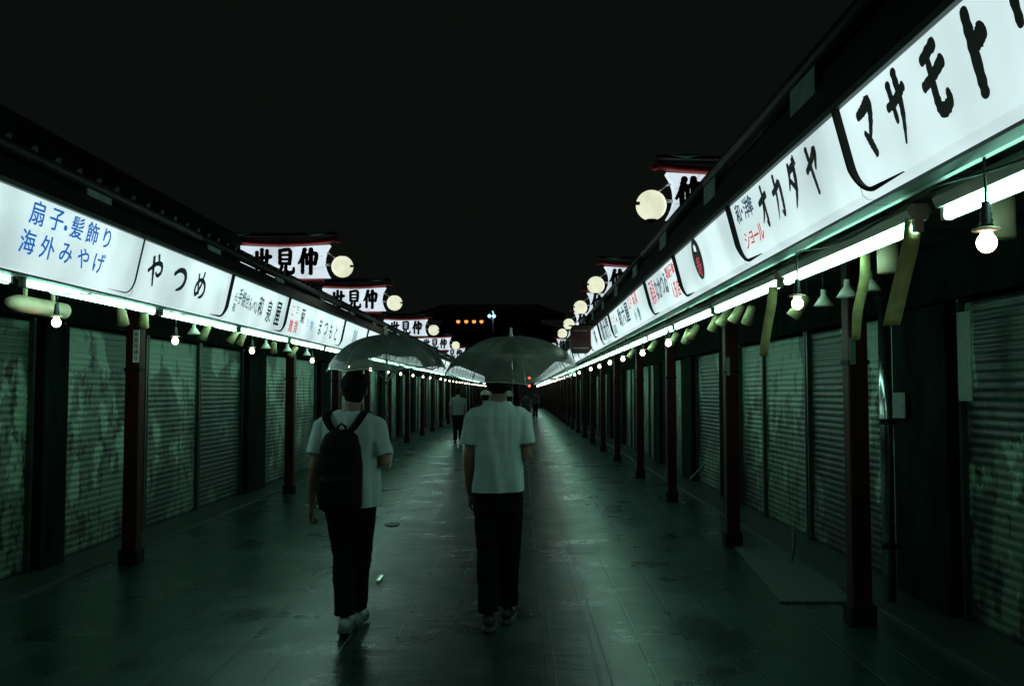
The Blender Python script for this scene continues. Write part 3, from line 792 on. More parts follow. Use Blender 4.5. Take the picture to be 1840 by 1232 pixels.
# ------------------------------------------------------------------ street name boards with globe lamps
def name_board(side):
    """origin at the globe end (street side) of the board, at its bottom edge; extends outward"""
    s = SIDE[side]['s']
    t = thing('lit_street_board', 'x', 'lit board', (0, 0, 0))
    Wd, H = 1.42, .50
    bm = new(); N_ = 14; front = []; back = []
    def edge(tt):   # concave ends: the board flares at the top
        return .085 * (1 - (2 * tt - 1) ** 2)
    outl = []
    for k in range(9): tt = k / 8; outl.append((edge(tt) - .04, tt * H))
    tops = []
    for k in range(9): u = k / 8; tops.append((-.04 + u * (Wd + .08), H - .035 * math.sin(math.pi * u)))
    for k in range(1, 8): outl.append(tops[k])
    for k in range(9): tt = 1 - k / 8; outl.append((Wd + .04 - edge(tt), tt * H))
    f = [bm.verts.new((s * a, -.07, z)) for a, z in outl]; b = [bm.verts.new((s * a, .07, z)) for a, z in outl]
    bm.faces.new(f); bm.faces.new(b[::-1]); n = len(outl)
    for i in range(n): bm.faces.new((f[i], f[(i + 1) % n], b[(i + 1) % n], b[i]))
    obj('light_box', bm, M['board'], t)
    # lattice of thin leading lines
    bm = new()
    for (x0, z0, x1, z1) in ((.05, .33, .2, .33), (.2, .33, .33, .5), (.33, .33, .2, .33), (.05, .16, .22, .12), (.22, .12, .34, 0), (.5, .5, .6, .38), (.6, .38, .75, .5), (.75, 0, .66, .1), (.66, .1, .5, 0), (.95, .5, 1.02, .38), (1.02, .38, 1.2, .33), (.85, 0, .98, .14), (.98, .14, 1.2, .16)):
        sweep(bm, [(s * x0, -.072, z0 * .96 + .005), (s * x1, -.072, z1 * .96 + .005)], .002, 4)
    obj('leading', bm, M['casing'], t)
    bm = new(); sg = {'left': ['se', 'mi', 'naka'], 'right': ['naka', 'mi', 'se']}[side]
    cs = [.20, .54, .89] if side == 'right' else [-.99, -.64, -.29]
    for k, x in zip(sg, cs):
        glyph(bm, k, x, .25, .29, .37, lambda u, v_, o=0: Vector((u, -.074 - o, v_)), 1.15)
    flatobj('lettering', bm, M['ink'], t)
    # red beams, upper one sags in the middle
    bm = new(); top = []; 
    sweep(bm, [(s * (-.13 + (Wd + .26) * k / 12), 0, H + .045 + .065 * (abs(k / 6 - 1) ** 2.2) - .02) for k in range(13)], [(.035, .09)] * 13 if False else .042, 8)
    obj('upper_beam', bm, M['redbeam'], t, True)
    bm = new(); sweep(bm, [(s * .06, 0, -.045), (s * .5, 0, -.055), (s * (Wd - .06), 0, -.045)], .04, 8)
    obj('lower_beam', bm, M['redbeam'], t, True)
    bm = new()
    ball(bm, (s * -.16, -.02, H + .06), (.035, .03, .03), 10, 8); sweep(bm, [(s * -.16, -.02, H + .06), (s * -.22, -.02, H + .075)], [.02, .004], 8)
    obj('beam_tip', bm, M['redbeam'], t, True)
    # dark tiled cap roof with green copper ends
    bm = new()
    pr = [(-.14, .155), (.2, .14), (.7, .135), (Wd - .2, .14), (Wd + .14, .155)]
    rows = []
    for a, z in pr: rows.append([bm.verts.new((s * a, -.20, H + z - .03)), bm.verts.new((s * a, 0, H + z + .06)), bm.verts.new((s * a, .20, H + z - .03)), bm.verts.new((s * a, 0, H + z - .01))])
    for i in range(len(rows) - 1):
        for k in range(4): bm.faces.new((rows[i][k], rows[i][(k + 1) % 4], rows[i + 1][(k + 1) % 4], rows[i + 1][k]))
    bm.faces.new(rows[0]); bm.faces.new(rows[-1][::-1])
    obj('cap_roof', bm, M['roof'], t)
    for x0, x1 in ((-.02, .32), (Wd - .30, Wd + .04)):
        bm = new(); xm = (x0 + x1) / 2
        sweep(bm, [(s * x0, -.215, H + .150), (s * xm, -.222, H + .142), (s * x1, -.215, H + .150)], [(.004, .004), (.022, .026), (.004, .004)], 8)
        obj('copper_end', bm, M['greencap'], t, True)
    bm = new(); sweep(bm, [(s * Wd * .5, .11, -.75), (s * Wd * .5, .11, H + .1)], .04, 8); sweep(bm, [(s * (Wd - .25), .11, -.6), (s * (Wd - .25), .11, H)], .03, 8)
    obj('support_pole', bm, M['blackmetal'], t, True)
    # globe bracket
    bm = new(); sweep(bm, [(s * .05, .02, .40), (s * -.05, -.02, .36), (s * -.12, -.02, .30)], .012, 6); sweep(bm, [(s * .1, .02, .2), (s * -.14, -.02, .2)], .018, 6)
    obj('lamp_bracket', bm, M['alu'], t, True)
    return t


def globe():
    t = thing('globe_lamp', 'x', 'globe lamp')
    bm = new(); ball(bm, (0, 0, 0), .165, 32, 20); obj('glass_globe', bm, M['globe'], t, True)
    bm = new(); sweep(bm, [(0, 0, -.185), (0, 0, -.155), (0, 0, -.150)], [.035, .06, .03], 14); obj('cap', bm, M['blackmetal'], t, True)
    bm = new(); box(bm, -.175, -.135, -.10, -.07, -.012, .02); box(bm, -.19, -.168, -.10, .02, -.006, .006); obj('clip', bm, M['blackmetal'], t)
    return t


gl0 = globe(); used = False
cfg = {'right': [(9.8), (17.2), (21.8), (27.2), (31.6), (41)], 'left': [(13.8), (19.5), (28.2), (37.6), (47)]}
for side, ys in cfg.items():
    s = SIDE[side]['s']; bx, bz, gx, gz = (1.60, EYE + 1.86, 1.40, EYE + 2.01) if side == 'right' else (2.97, EYE + 1.73, 2.74, EYE + 1.90)
    b0 = name_board(side)
    for i, y in enumerate(ys):
        lab = '%s lit white board with black brushed characters above the %s roofs' % (ORD[i], side)
        o = b0 if i == 0 else dup(b0, lab)
        o.location = (s * bx, y, bz); o['label'] = lab; o['group'] = 'lit street boards above the %s roofs' % side
        lab = '%s cream globe lamp at the street end of the %s boards' % (ORD[i], side)
        if not used: g = gl0; used = True
        else: g = dup(gl0, lab)
        g.rotation_euler = (0, 0, 0) if side == 'right' else (0, R(180), 0)
        g.location = (s * gx, y - .02, gz); g['label'] = lab; g['group'] = 'cream globe lamps'

# ------------------------------------------------------------------ dark red hanging box sign
t = thing('hanging_box_sign', 'dark red box shaped sign with chamfered corners hanging off the right eave', 'box sign', (.90, 14.0, EYE + .585))
bm = new()
pr = [(-.155, .05), (-.11, 0), (.11, 0), (.155, .05), (.155, .37), (.13, .42), (-.13, .42), (-.155, .37)]
f = [bm.verts.new((x, -.09, z)) for x, z in pr]; b = [bm.verts.new((x, .09, z)) for x, z in pr]
bm.faces.new(f); bm.faces.new(b[::-1])
for i in range(8): bm.faces.new((f[i], f[(i + 1) % 8], b[(i + 1) % 8], b[i]))
obj('box', bm, M['darkred'], t)
bm = new(); box(bm, -.12, .12, -.094, -.0905, .07, .085); box(bm, -.10, .10, -.094, -.0905, .335, .35); obj('stripe', bm, M['plate'], t)
bm = new(); box(bm, -.01, .30, -.01, .01, .43, .455); box(bm, -.18, .12, -.05, .05, .421, .432); obj('bracket', bm, M['blackmetal'], t)

# ------------------------------------------------------------------ spotlights, shades, tapes and other hung things
def spot(kind):
    t = thing('spotlight', 'x', 'spotlight')
    bm = new()
    if kind == 0: sweep(bm, [(0, 0, 0), (0, 0, -.02), (0, 0, -.10), (0, 0, -.16)], [.018, .033, .038, .045], 16)
    else: sweep(bm, [(0, 0, 0), (0, 0, -.04), (0, 0, -.05), (0, 0, -.10)], [.016, .018, .028, .060], 16)
    o = obj('lamp_head', bm, M['lampmetal'] if kind == 0 else M['white'], t, True)
    if kind == 0: o.rotation_euler = (R(20), R(28), 0)
    bm = new(); ball(bm, (0, 0, -.02), .012, 8, 6); sweep(bm, [(0, 0, 0), (0, 0, .16)], .006, 6); obj('stem', bm, M['blackmetal'], t, True)
    bm = new(); box(bm, -.02, .02, -.04, .04, .16, .175); obj('mount', bm, M['blackmetal'], t)
    return t


s0, s1 = spot(0), spot(1); first = {0: True, 1: True}
SP = [(1480, 535, 1.85, 1, 'cone shaded spotlight left of the nearest right post'), (1522, 518, 1.85, 1, 'cone shaded spotlight just right of the nearest right post'), (1562, 505, 1.80, 1, 'small cone shaded spotlight between the two yellow tapes'),
      (1290, 575, 1.75, 0, 'leftmost cream spotlight of the cluster beside the third tape'), (1312, 566, 1.75, 0, 'second cream spotlight of the cluster beside the third tape'), (1334, 558, 1.75, 0, 'third cream spotlight of the cluster beside the third tape'), (1352, 560, 1.8, 0, 'rightmost cream spotlight of the cluster beside the third tape'),
      (1450, 545, 1.8, 0, 'cream spotlight next to the second bulb on the right'),
      (1238, 600, 1.7, 0, 'cream spotlight right of the third right bulb'), (1255, 592, 1.7, 0, 'cream spotlight left of the spotlight cluster'), (1218, 605, 1.7, 0, 'cream spotlight touching the third right bulb'), (1180, 618, 1.7, 0, 'distant cream spotlight between the third and fourth right bulbs'), (1140, 632, 1.7, 0, 'distant cream spotlight left of the fourth right bulb'),
      (212, 560, 3.05, 0, 'leftmost cream spotlight left of the nearest left post'), (254, 566, 3.05, 0, 'cream spotlight in front of the nearest left post'), (345, 590, 3.0, 1, 'small cone spotlight right of the second left bulb'), (372, 592, 3.0, 0, 'cream spotlight over the mural shutters on the left'),
      (425, 600, 3.0, 0, 'cream spotlight left of the third left bulb'), (438, 603, 3.0, 0, 'cream spotlight just above the third left bulb'), (476, 618, 3.0, 1, 'cone spotlight right of the third left bulb'), (490, 620, 3.0, 0, 'cream spotlight in the middle above the pale shutters'), (515, 624, 3.0, 1, 'small cone spotlight above the pale shutters'), (532, 628, 3.0, 0, 'cream spotlight left of the fourth left bulb'), (550, 632, 3.0, 1, 'cone spotlight close to the fourth left bulb')]
for px, py, X, k, lab in SP:
    src = s0 if k == 0 else s1
    if first[k]: o = src; first[k] = False
    else: o = dup(src, lab)
    p = at(px, py, X if px > VX else -X); o.location = (p.x, p.y, p.z + .05); o['label'] = lab; o['group'] = 'unlit spotlights under the eaves'
    o.rotation_euler = (0, 0, random.uniform(-.8, .8))

# tapes: long ribbons hung from the battens, slightly twisted
def tape(name, label, pts, wd, tw0, tw1, mt, cat='tape'):
    bm = new(); rows = []; n = len(pts); P = [Vector(p) for p in pts]
    N_ = 14
    for i in range(N_ + 1):
        f = i / N_ * (n - 1); k = min(int(f), n - 2); p = P[k].lerp(P[k + 1], f - k)
        a = tw0 + (tw1 - tw0) * i / N_; d = Vector((math.cos(a), math.sin(a), .25 * math.sin(i * .9) * .2)) * wd / 2
        nn = Vector((-math.sin(a), math.cos(a), 0)) * .0012
        rows.append([bm.verts.new(p - d - nn), bm.verts.new(p + d - nn), bm.verts.new(p + d + nn), bm.verts.new(p - d + nn)])
    for i in range(N_):
        for k in range(4): bm.faces.new((rows[i][k], rows[i][(k + 1) % 4], rows[i + 1][(k + 1) % 4], rows[i + 1][k]))
    bm.faces.new(rows[0]); bm.faces.new(rows[-1][::-1])
    return tag(obj(name, bm, mt, None, True), label, cat)


def dpt(px, py, d): return ((px - VX) * d / FPX, d, EYE + (VY - py) * d / FPX)


tape('yellow_tape', 'widest yellow tape hanging from the end of the nearest right tube', [dpt(1643, 392, 3.36), dpt(1640, 430, 3.38), dpt(1622, 500, 3.45), dpt(1600, 585, 3.5)], .062, .1, -.5, M['tape'])
tape('yellow_tape', 'twisted yellow tape hanging between the white lampshade and the right post', [dpt(1557, 440, 4.1), dpt(1555, 500, 4.1), dpt(1540, 560, 4.15), dpt(1536, 612, 4.2)], .045, .2, -1.0, M['tape'])
tape('yellow_tape', 'narrow yellow tape hanging left of the second right bulb', [dpt(1390, 515, 5.1), dpt(1386, 550, 5.1), dpt(1378, 590, 5.15), dpt(1370, 640, 5.2)], .052, .0, -.8, M['tape'])
tape('pale_tape', 'short pale tape end hanging low before the nearest right shutters', [dpt(1419, 945, 8.2), dpt(1420, 975, 8.2), dpt(1415, 1004, 8.2)], .035, .1, .5, M['paper'])

for side in ('left', 'right'):
    S = SIDE[side]; s_ = S['s']; pts = []
    for k in range(0, 260):
        y_ = 1.6 + k * .12; ph = (y_ / 1.45) % 1
        pts.append((s_ * (S['sb'] + .11 + .012 * math.sin(y_ * 3.1)), y_, S['zb'] - .035 - .045 * math.sin(math.pi * ph) - .02 * noise.noise(Vector((y_, 3, s_)))))
    bm = new(); sweep(bm, pts, .0045, 5)
    tag(obj('sagging_cable', bm, M['cable'], None, True), 'thin black cable sagging in loops under the %s signs' % side, 'cable')

# white unlit lampshades
def shade(px, py, X, wpx, hpx, label):
    p = at(px, py, X); w_ = wpx * p.y / FPX; h_ = hpx * p.y / FPX
    t = thing('lampshade', label, 'lampshade', p, 0, 'white cylindrical lampshades')
    bm = new(); sweep(bm, [(0, 0, -h_ / 2), (0, 0, h_ / 2)], w_ / 2, 24); obj('drum', bm, M['cream'], t, True)
    bm = new(); sweep(bm, [(0, 0, h_ / 2), (0, 0, h_ / 2 + .12)], .006, 6); ball(bm, (0, 0, h_ / 2 + .01), .014, 8, 6); obj('stem', bm, M['cable'], t, True)


shade(1596, 465, 1.75, 36, 50, 'small white drum lampshade between two yellow tapes')
shade(1803, 392, 1.78, 44, 72, 'larger white drum lampshade behind the nearest right bulb')
# long cream roll hung under the left tubes
p = Vector((-3.12, 5.78, EYE + .545))
t = thing('hanging_roll', 'long cream cylinder with tapered end hung under the leftmost tube', 'rolled blind', p)
bm = new(); sweep(bm, [(-.0, -.30, 0), (0, -.24, 0), (0, -.20, 0), (0, .36, 0)], [.028, .046, .054, .054], 20); obj('roll', bm, M['cream'], t, True)
for yy in (-.12, .22):
    bm = new(); box(bm, -.008, .008, yy - .012, yy + .012, .05, .30); obj('strap', bm, M['cream'], t)

# notices and pole by the near right shop
def notice(px0, py0, px1, py1, X, label, mt, name='paper_notice', s_=None):
    a = at(px0, py0, X); b = at(px1, py1, X); y0, y1 = sorted((a.y, b.y)); z1 = at((px0 + px1) / 2, py0, X).z; z0 = at((px0 + px1) / 2, py1, X).z
    t = thing(name, label, 'notice', (X, (y0 + y1) / 2, z0), R(-90))
    w_ = y1 - y0; bm = new(); box(bm, -w_ / 2, w_ / 2, -.004, .0, 0, z1 - z0); obj('sheet', bm, mt, t)
    return t


notice(1718, 560, 1742, 720, 2.84, 'long narrow pale banner on the dark pier at the far right', M['paper'], 'hanging_banner')
notice(1600, 705, 1622, 750, 2.84, 'small pale notice on the dark pier beside the shiny pipe', M['paper'])
p = at(1606, 700, 2.70)
t = thing('metal_pipe', 'shiny vertical metal pipe reflecting a bulb beside the widest tape', 'pipe', (2.66, 6.7, 0))
bm = new(); sweep(bm, [(0, 0, 0), (0, 0, 2.5)], .045, 16); obj('pipe', bm, mat('polished_steel', (.45, .5, .48), .18, 1.0), t, True)
for zz in (.4, 1.3, 2.2):
    bm = new(); sweep(bm, [(0, 0, zz), (0, 0, zz + .04)], .05, 16); box(bm, .04, .09, -.012, .012, zz + .008, zz + .032)
    obj('clamp', bm, M['blackmetal'], t)
# doormat and leaning stick
bm = new(); v = []
for x, y_ in ((1.88, 6.75), (2.38, 6.75), (2.86, 9.1), (2.10, 9.1)): v.append((x, y_))
lo = [bm.verts.new((x, y_, .002)) for x, y_ in v]; hi = [bm.verts.new((x, y_, .016)) for x, y_ in v]
bm.faces.new(lo[::-1]); bm.faces.new(hi)
for i in range(4): bm.faces.new((lo[i], lo[(i + 1) % 4], hi[(i + 1) % 4], hi[i]))
tag(obj('floor_mat', bm, M['mat']), 'pale grey mat on the paving between the two nearest right posts', 'mat')
bm = new(); a = dpt(1236, 860, 13.2); b = dpt(1263, 832, 13.6); sweep(bm, [a, b], .014, 8)
tag(obj('white_stick', bm, M['paper'], None, True), 'small white stick leaning low behind the third right post', 'stick')
# litter: a dark leaf and a shiny wrapper on the paving
bm = new(); c = Vector((-1.50, 10.6, .004)); ring = [bm.verts.new(c + Vector((.09 * math.cos(a) * (1 if k % 2 else .8), .24 * math.sin(a) * .6, .004 * (k % 2)))) for k, a in enumerate([i * math.pi / 5 for i in range(10)])]
r2 = [bm.verts.new(vv.co + Vector((0, 0, .006))) for vv in ring]; bm.faces.new(ring[::-1]); bm.faces.new(r2)
for i in range(10): bm.faces.new((ring[i], ring[(i + 1) % 10], r2[(i + 1) % 10], r2[i]))
tag(obj('dead_leaf', bm, M['cable']), 'dark scrap lying on the paving right of the backpacker', 'leaf')
bm = new(); c = Vector((-1.165, 7.55, .004)); box(bm, c.x - .012, c.x + .012, c.y - .12, c.y + .10, .004, .02)
tag(obj('foil_strip', bm, mat('shiny_foil', (.9, .92, .8), .12, .3), None), 'bright reflective strip on the paving beside the backpacker', 'foil strip')

# ------------------------------------------------------------------ far end: gate, lamps
t = thing('temple_gate', 'large dark roofed gate closing the far end of the street', 'gate', (-4, 118, 0))
bm = new()
for x in (-9, -3, 3, 9):
    for y_ in (-2, 2): sweep(bm, [(x, y_, 0), (x, y_, 9)], .45, 12)
obj('pillar', bm, M['post'], t, True)
bm = new(); box(bm, -9.8, 9.8, -2.6, 2.6, 6.2, 9.0); obj('upper_storey', bm, M['post'], t)
bm = new()
for z, wd, dp, hh in ((9.0, 10.5, 5.5, 1.2), (11.2, 9.5, 5, 1.6)):
    v1 = [bm.verts.new((x, y_, z)) for x, y_ in ((-wd, -dp), (wd, -dp), (wd, dp), (-wd, dp))]; v2 = [bm.verts.new((x, y_, z + hh)) for x, y_ in ((-wd * .65, -.6), (wd * .65, -.6), (wd * .65, .6), (-wd * .65, .6))]
    bm.faces.new(v1[::-1]); bm.faces.new(v2)
    for i in range(4): bm.faces.new((v1[i], v1[(i + 1) % 4], v2[(i + 1) % 4], v2[i]))
box(bm, -6.5, 6.5, -.59, .59, 10.21, 11.19)
obj('roof', bm, M['roof'], t)
for k, px in enumerate((823, 837.5, 851.5, 865)):
    p = dpt(px, 577, 112.5)
    g = thing('gate_lantern', '%s orange lantern from the left glowing on the far gate' % ORD[k], 'lantern', p, 0, 'orange lanterns on the far gate')
    bm = new(); ball(bm, (0, 0, 0), (.24, .24, .26), 14, 10); obj('glow', bm, M['orange'], g, True)
    bm = new(); sweep(bm, [(0, 0, .12), (0, 0, .32)], [.26, .14], 14); sweep(bm, [(0, 0, .3), (0, 0, .75)], .02, 6); obj('hood', bm, M['blackmetal'], g, True)
t = thing('street_lamp', 'distant pole with two blue white lamp heads above the umbrellas', 'street lamp', (dpt(886, 0, 60)[0], 60, 0))
hz = dpt(880, 566, 60)[2]
bm = new(); sweep(bm, [(0, 0, 0), (0, 0, hz + .1)], [.06, .045], 10); obj('pole', bm, M['alu'], t, True)
for dx, dz in ((-.24, -.05), (.05, -.06)):
    bm = new(); ball(bm, (dx, 0, hz + dz), (.12, .12, .12), 12, 8); h = obj('lamp_head', bm, M['bluewhite'], t, True)
bm = new(); sweep(bm, [(.06, 0, hz), (-.04, 0, hz + .28)], .03, 8); obj('tip_light', bm, M['bluewhite'], t, True)
bm = new(); sweep(bm, [(-.24, 0, hz - .2), (0, 0, hz - .3), (.1, 0, hz - .2)], .02, 6); obj('arm', bm, M['alu'], t, True)
t = thing('signal_light', 'small red signal light far down the street between the rows', 'signal light', (dpt(951, 0, 55)[0], 55, 0))
z1 = dpt(0, 693, 55)[2]; z2 = dpt(0, 679, 55)[2]
bm = new(); sweep(bm, [(0, .12, 0), (0, .12, 2.8)], .04, 8); obj('pole', bm, M['blackmetal'], t, True)
bm = new(); box(bm, -.14, .14, 0, .2, z1 - .2, z2 + .2); obj('housing', bm, M['blackmetal'], t)
for z in (z1, z2):
    bm = new(); ball(bm, (0, -.02, z), (.09, .05, .09), 12, 8); obj('red_lens', bm, M['redlamp'], t, True)


# ------------------------------------------------------------------ people
def voxel(bm, name, m, vox, sub=None, disp=None, smooth_it=4):
    me = bpy.data.meshes.new('tmp'); bmesh.ops.recalc_face_normals(bm, faces=bm.faces); bm.to_mesh(me); bm.free()
    o = bpy.data.objects.new('tmp', me); col.objects.link(o)
    r = o.modifiers.new('r', 'REMESH'); r.mode = 'VOXEL'; r.voxel_size = vox; r.use_smooth_shade = True
    if smooth_it:
        s_ = o.modifiers.new('s', 'SMOOTH'); s_.iterations = smooth_it; s_.factor = .5
    bpy.context.view_layer.update()
    ev = o.evaluated_get(bpy.context.evaluated_depsgraph_get())
    out = bpy.data.meshes.new_from_object(ev); out.name = name
    bpy.data.objects.remove(o); bpy.data.meshes.remove(me)
    if disp:
        nn = [v.normal.copy() for v in out.vertices]
        for v_, n_ in zip(out.vertices, nn): v_.co += n_ * disp(v_.co)
    out.materials.clear(); out.materials.append(m)
    out.polygons.foreach_set('use_smooth', [True] * len(out.polygons))
    return out


def loft(bm, rings, seg=24):
    """rings: (cx,cy,cz,rx,ry) horizontal super-ellipses"""
    rs = []
    for cx, cy, cz, rx, ry in rings:
        rr = []
        for k in range(seg):
            a = 2 * math.pi * k / seg; c_, s_ = math.cos(a), math.sin(a); e = .82
            rr.append(bm.verts.new((cx + rx * math.copysign(abs(c_) ** e, c_), cy + ry * math.copysign(abs(s_) ** e, s_), cz)))
        rs.append(rr)
    for i in range(len(rs) - 1):
        for k in range(seg): bm.faces.new((rs[i][k], rs[i][(k + 1) % seg], rs[i + 1][(k + 1) % seg], rs[i + 1][k]))
    bm.faces.new(rs[0][::-1]); bm.faces.new(rs[-1])


def hand(bm, wrist, dirn, palm_n, side, curl=.5, k=1.0, hold=False):
    """five fingers, bent; dirn: wrist->knuckles, palm_n: palm normal"""
    d = Vector(dirn).normalized(); n = Vector(palm_n); n = (n - d * n.dot(d)).normalized(); sd = d.cross(n) * side
    w0 = Vector(wrist)
    sweep(bm, [w0 - d * .02, w0 + d * .02, w0 + d * .05, w0 + d * .088], [(.024, .017), (.032, .016), (.040, .015), (.040, .012)] if abs(sd.x) > .5 else [(.018, .024), (.017, .032), (.016, .040), (.013, .040)], 10)
    for i, (off, ln) in enumerate(((-.030, .068), (-.010, .076), (.010, .072), (.028, .056))):
        p = w0 + d * .084 + sd * off * k; pts = [p]; dd = d.copy(); c_ = curl * (1 + .15 * i)
        for seg_, fr in enumerate((.45, .32, .23)):
            ang = c_ * (1.1 if seg_ == 0 else 1.3) * (1.0 if not hold else 1.25)
            dd = (dd * math.cos(ang) + n * math.sin(ang) if seg_ == 0 else Matrix.Rotation(ang, 3, d.cross(n)) @ dd)
            dd.normalize(); pts.append(pts[-1] + dd * ln * fr)
        sweep(bm, pts, [.0092, .0088, .0082, .0066], 8)
    p = w0 + d * .028 - sd * .030; t1 = (d * .7 - sd * .6 + n * .4).normalized(); t2 = (d * .9 + n * .5 + sd * .15).normalized()
    sweep(bm, [p, p + t1 * .034, p + t1 * .034 + t2 * .028], [.013, .0105, .0085], 8)


def head(bm, c, yaw=0, k=1.0):
    """skull, jaw, nose, ears; faces +y"""
    c = Vector(c); rot = Matrix.Rotation(yaw, 3, 'Z')
    def q(x, y_, z): return c + rot @ Vector((x, y_, z)) * k
    ball(bm, q(0, -.012, .022), (.074 * k, .094 * k, .098 * k), 20, 14, rot)
    ball(bm, q(0, .022, -.042), (.058 * k, .066 * k, .072 * k), 16, 12, rot)
    ball(bm, q(0, .060, -.085), (.026 * k, .022 * k, .020 * k), 12, 8, rot)
    sweep(bm, [q(0, .080, .020), q(0, .098, -.012), q(0, .102, -.022)], [.008, .012, .013], 8)
    ball(bm, q(0, .084, -.050), (.024, .008, .008), 10, 8, rot)
    ball(bm, q(0, .078, .030), (.046, .012, .010), 10, 8, rot)
    for s in (-1, 1): ball(bm, q(s * .078, -.006, -.004), (.010, .020, .032), 10, 8, Matrix.Rotation(yaw + s * .3, 3, 'Z'))


def shirt_folds(co):
    z = co.z; x = co.x
    f = .006 * noise.noise(Vector((x * 9, co.y * 9, z * 5)))
    down = max(0, min(1, (1.28 - z) / .35))
    g = noise.noise(Vector((x * 16 + z * 1.2, co.y * 4, z * 1.6 + 3)))
    f += .022 * down * g + .009 * noise.noise(Vector((x * 26, co.y * 10, z * 4 + 9)))
    return f


def trouser_folds(co):
    return .006 * noise.noise(Vector((co.x * 10, co.y * 10, co.z * 7))) + .004 * noise.noise(Vector((co.x * 5, co.y * 5, co.z * 24)))


def person(loc, label, P, rotz=0, vox=.006, name='person', scale=1.0):
    """P: dict of joints in metres, figure faces +y, origin between the feet"""
    t = thing(name, label, 'person', loc, rotz)
    bm = new()
    hc = Vector(P['head'])
    nb = Vector(P['neck'])
    head(bm, hc, P.get('yaw', 0))
    sweep(bm, [nb - Vector((0, 0, .08)), nb, hc + Vector((0, -.02, -.05))], [.060, .056, .054], 14)
    bw = P.get('w', 1.0) * .95
    loft(bm, [(0, 0, .88, .125 * bw, .09), (0, 0, .96, .135 * bw, .095), (0, 0, 1.10, .135 * bw, .09), (0, 0, 1.22, .15 * bw, .09), (0, 0, 1.33, .155 * bw, .08), (0, -.01, 1.38, .11 * bw, .055), (nb.x, nb.y, nb.z, .05, .05)])
    for s, A in ((-1, P['armL']), (1, P['armR'])):
        sh, el, wr = [Vector(a) for a in A['j']]
        sweep(bm, [sh, sh.lerp(el, .4), el, el.lerp(wr, .3), wr], [.046, .045, .037, .038, .024], 14)
        ball(bm, sh, .05, 12, 8)
        hand(bm, wr, A['dir'], A['palm'], A.get('side', s), A.get('curl', .4), hold=A.get('hold', False))
    for L_ in (P['legL'], P['legR']):
        hp, kn, an = [Vector(a) for a in L_['j']]
        sweep(bm, [hp, hp.lerp(kn, .4), kn, kn.lerp(an, .3), an], [.075, .068, .050, .050, .034], 14)
        toe = Vector(L_['toe']); sweep(bm, [an + Vector((0, -.03, -.03)), an.lerp(toe, .5), toe], [.032, .030, .022], 10)
    link('body', voxel(bm, 'body', M['skin'], vox), t)
    for s in (-1, 1):
        bm = new(); ball(bm, hc + Matrix.Rotation(P.get('yaw', 0), 3, 'Z') @ Vector((s * .030, .076, .008)), .011, 10, 8); obj('eye', bm, M['eye'], t, True)
    # hair
    bm = new(); rot = Matrix.Rotation(P.get('yaw', 0), 3, 'Z'); hk = P.get('hair', 1.0)
    ball(bm, hc + rot @ Vector((0, -.016, .034)), (.084 * hk, .102 * hk, .101 * hk), 24, 16, rot)
    ball(bm, hc + rot @ Vector((0, -.052, -.018)), (.068 * hk, .054 * hk, .066), 20, 14, rot)
    hm = voxel(bm, 'hair', M['hair'], .006, disp=lambda co: .006 * noise.noise(co * 38) + .005 * noise.noise(Vector((co.x * 90, co.y * 90, co.z * 22))), smooth_it=2)
    bmh = bmesh.new(); bmh.from_mesh(hm)    # cut the hairline away from the face
    kill = [v_ for v_ in bmh.verts if (rot.inverted() @ (v_.co - hc)).y > .052 and (v_.co.z - hc.z) < .062]
    bmesh.ops.delete(bmh, geom=kill, context='VERTS'); bmh.to_mesh(hm); bmh.free()
    link('hair', hm, t)
    # shirt
    W_ = P.get('w', 1.0); hem = P['hem']; nbz = nb.z
    bm = new()
    loft(bm, [(P.get('lean', 0), 0, hem, .196 * W_, .140), (P.get('lean', 0), 0, hem + .06, .196 * W_, .140), (0, 0, 1.02, .186 * W_, .132), (0, -.005, 1.14, .182 * W_, .126), (0, -.010, 1.25, .192 * W_, .124), (0, -.012, 1.335, .190 * W_, .108),
              (0, -.010, 1.375, .160 * W_, .090), (0, -.008, 1.405, .118 * W_, .078), (nb.x * .7, -.004, 1.43 + (nbz - 1.43) * .5, .082, .070), (nb.x, 0, nbz - .022, .070, .068)])
    for s, A in ((-1, P['armL']), (1, P['armR'])):
        sh, el, wr = [Vector(a) for a in A['j']]; q_ = A.get('sl', .72); e2 = sh.lerp(el, q_)
        up_ = sh + (sh - el).normalized() * .03 + Vector((-s * .012, 0, 0))
        ball(bm, sh + Vector((-s * .035, 0, .006)), (.085, .078, .062), 18, 12)
        sweep(bm, [up_, sh, sh.lerp(e2, .5), e2], [.050, .066, .068, .074], 16)
    sm = voxel(bm, 't_shirt', P.get('shirt_m', M['shirt']), vox * 1.25, disp=shirt_folds if vox < .01 else None, smooth_it=5)
    b_ = bmesh.new(); b_.from_mesh(sm)      # open, straight hem
    bmesh.ops.bisect_plane(b_, geom=list(b_.verts) + list(b_.edges) + list(b_.faces), plane_co=(0, 0, hem + .018), plane_no=(.03, 0, -1), clear_outer=True)
    b_.to_mesh(sm); b_.free(); sm.polygons.foreach_set('use_smooth', [True] * len(sm.polygons))
    link('t_shirt', sm, t)
    # trousers
    bm = new()
    wt = min(1, P.get('w', 1.0))
    loft(bm, [(0, 0, .74, .142 * wt, .108), (0, 0, .84, .150 * wt, .114), (0, 0, .93, .146 * wt, .108), (0, 0, 1.0, .140 * wt, .10)])
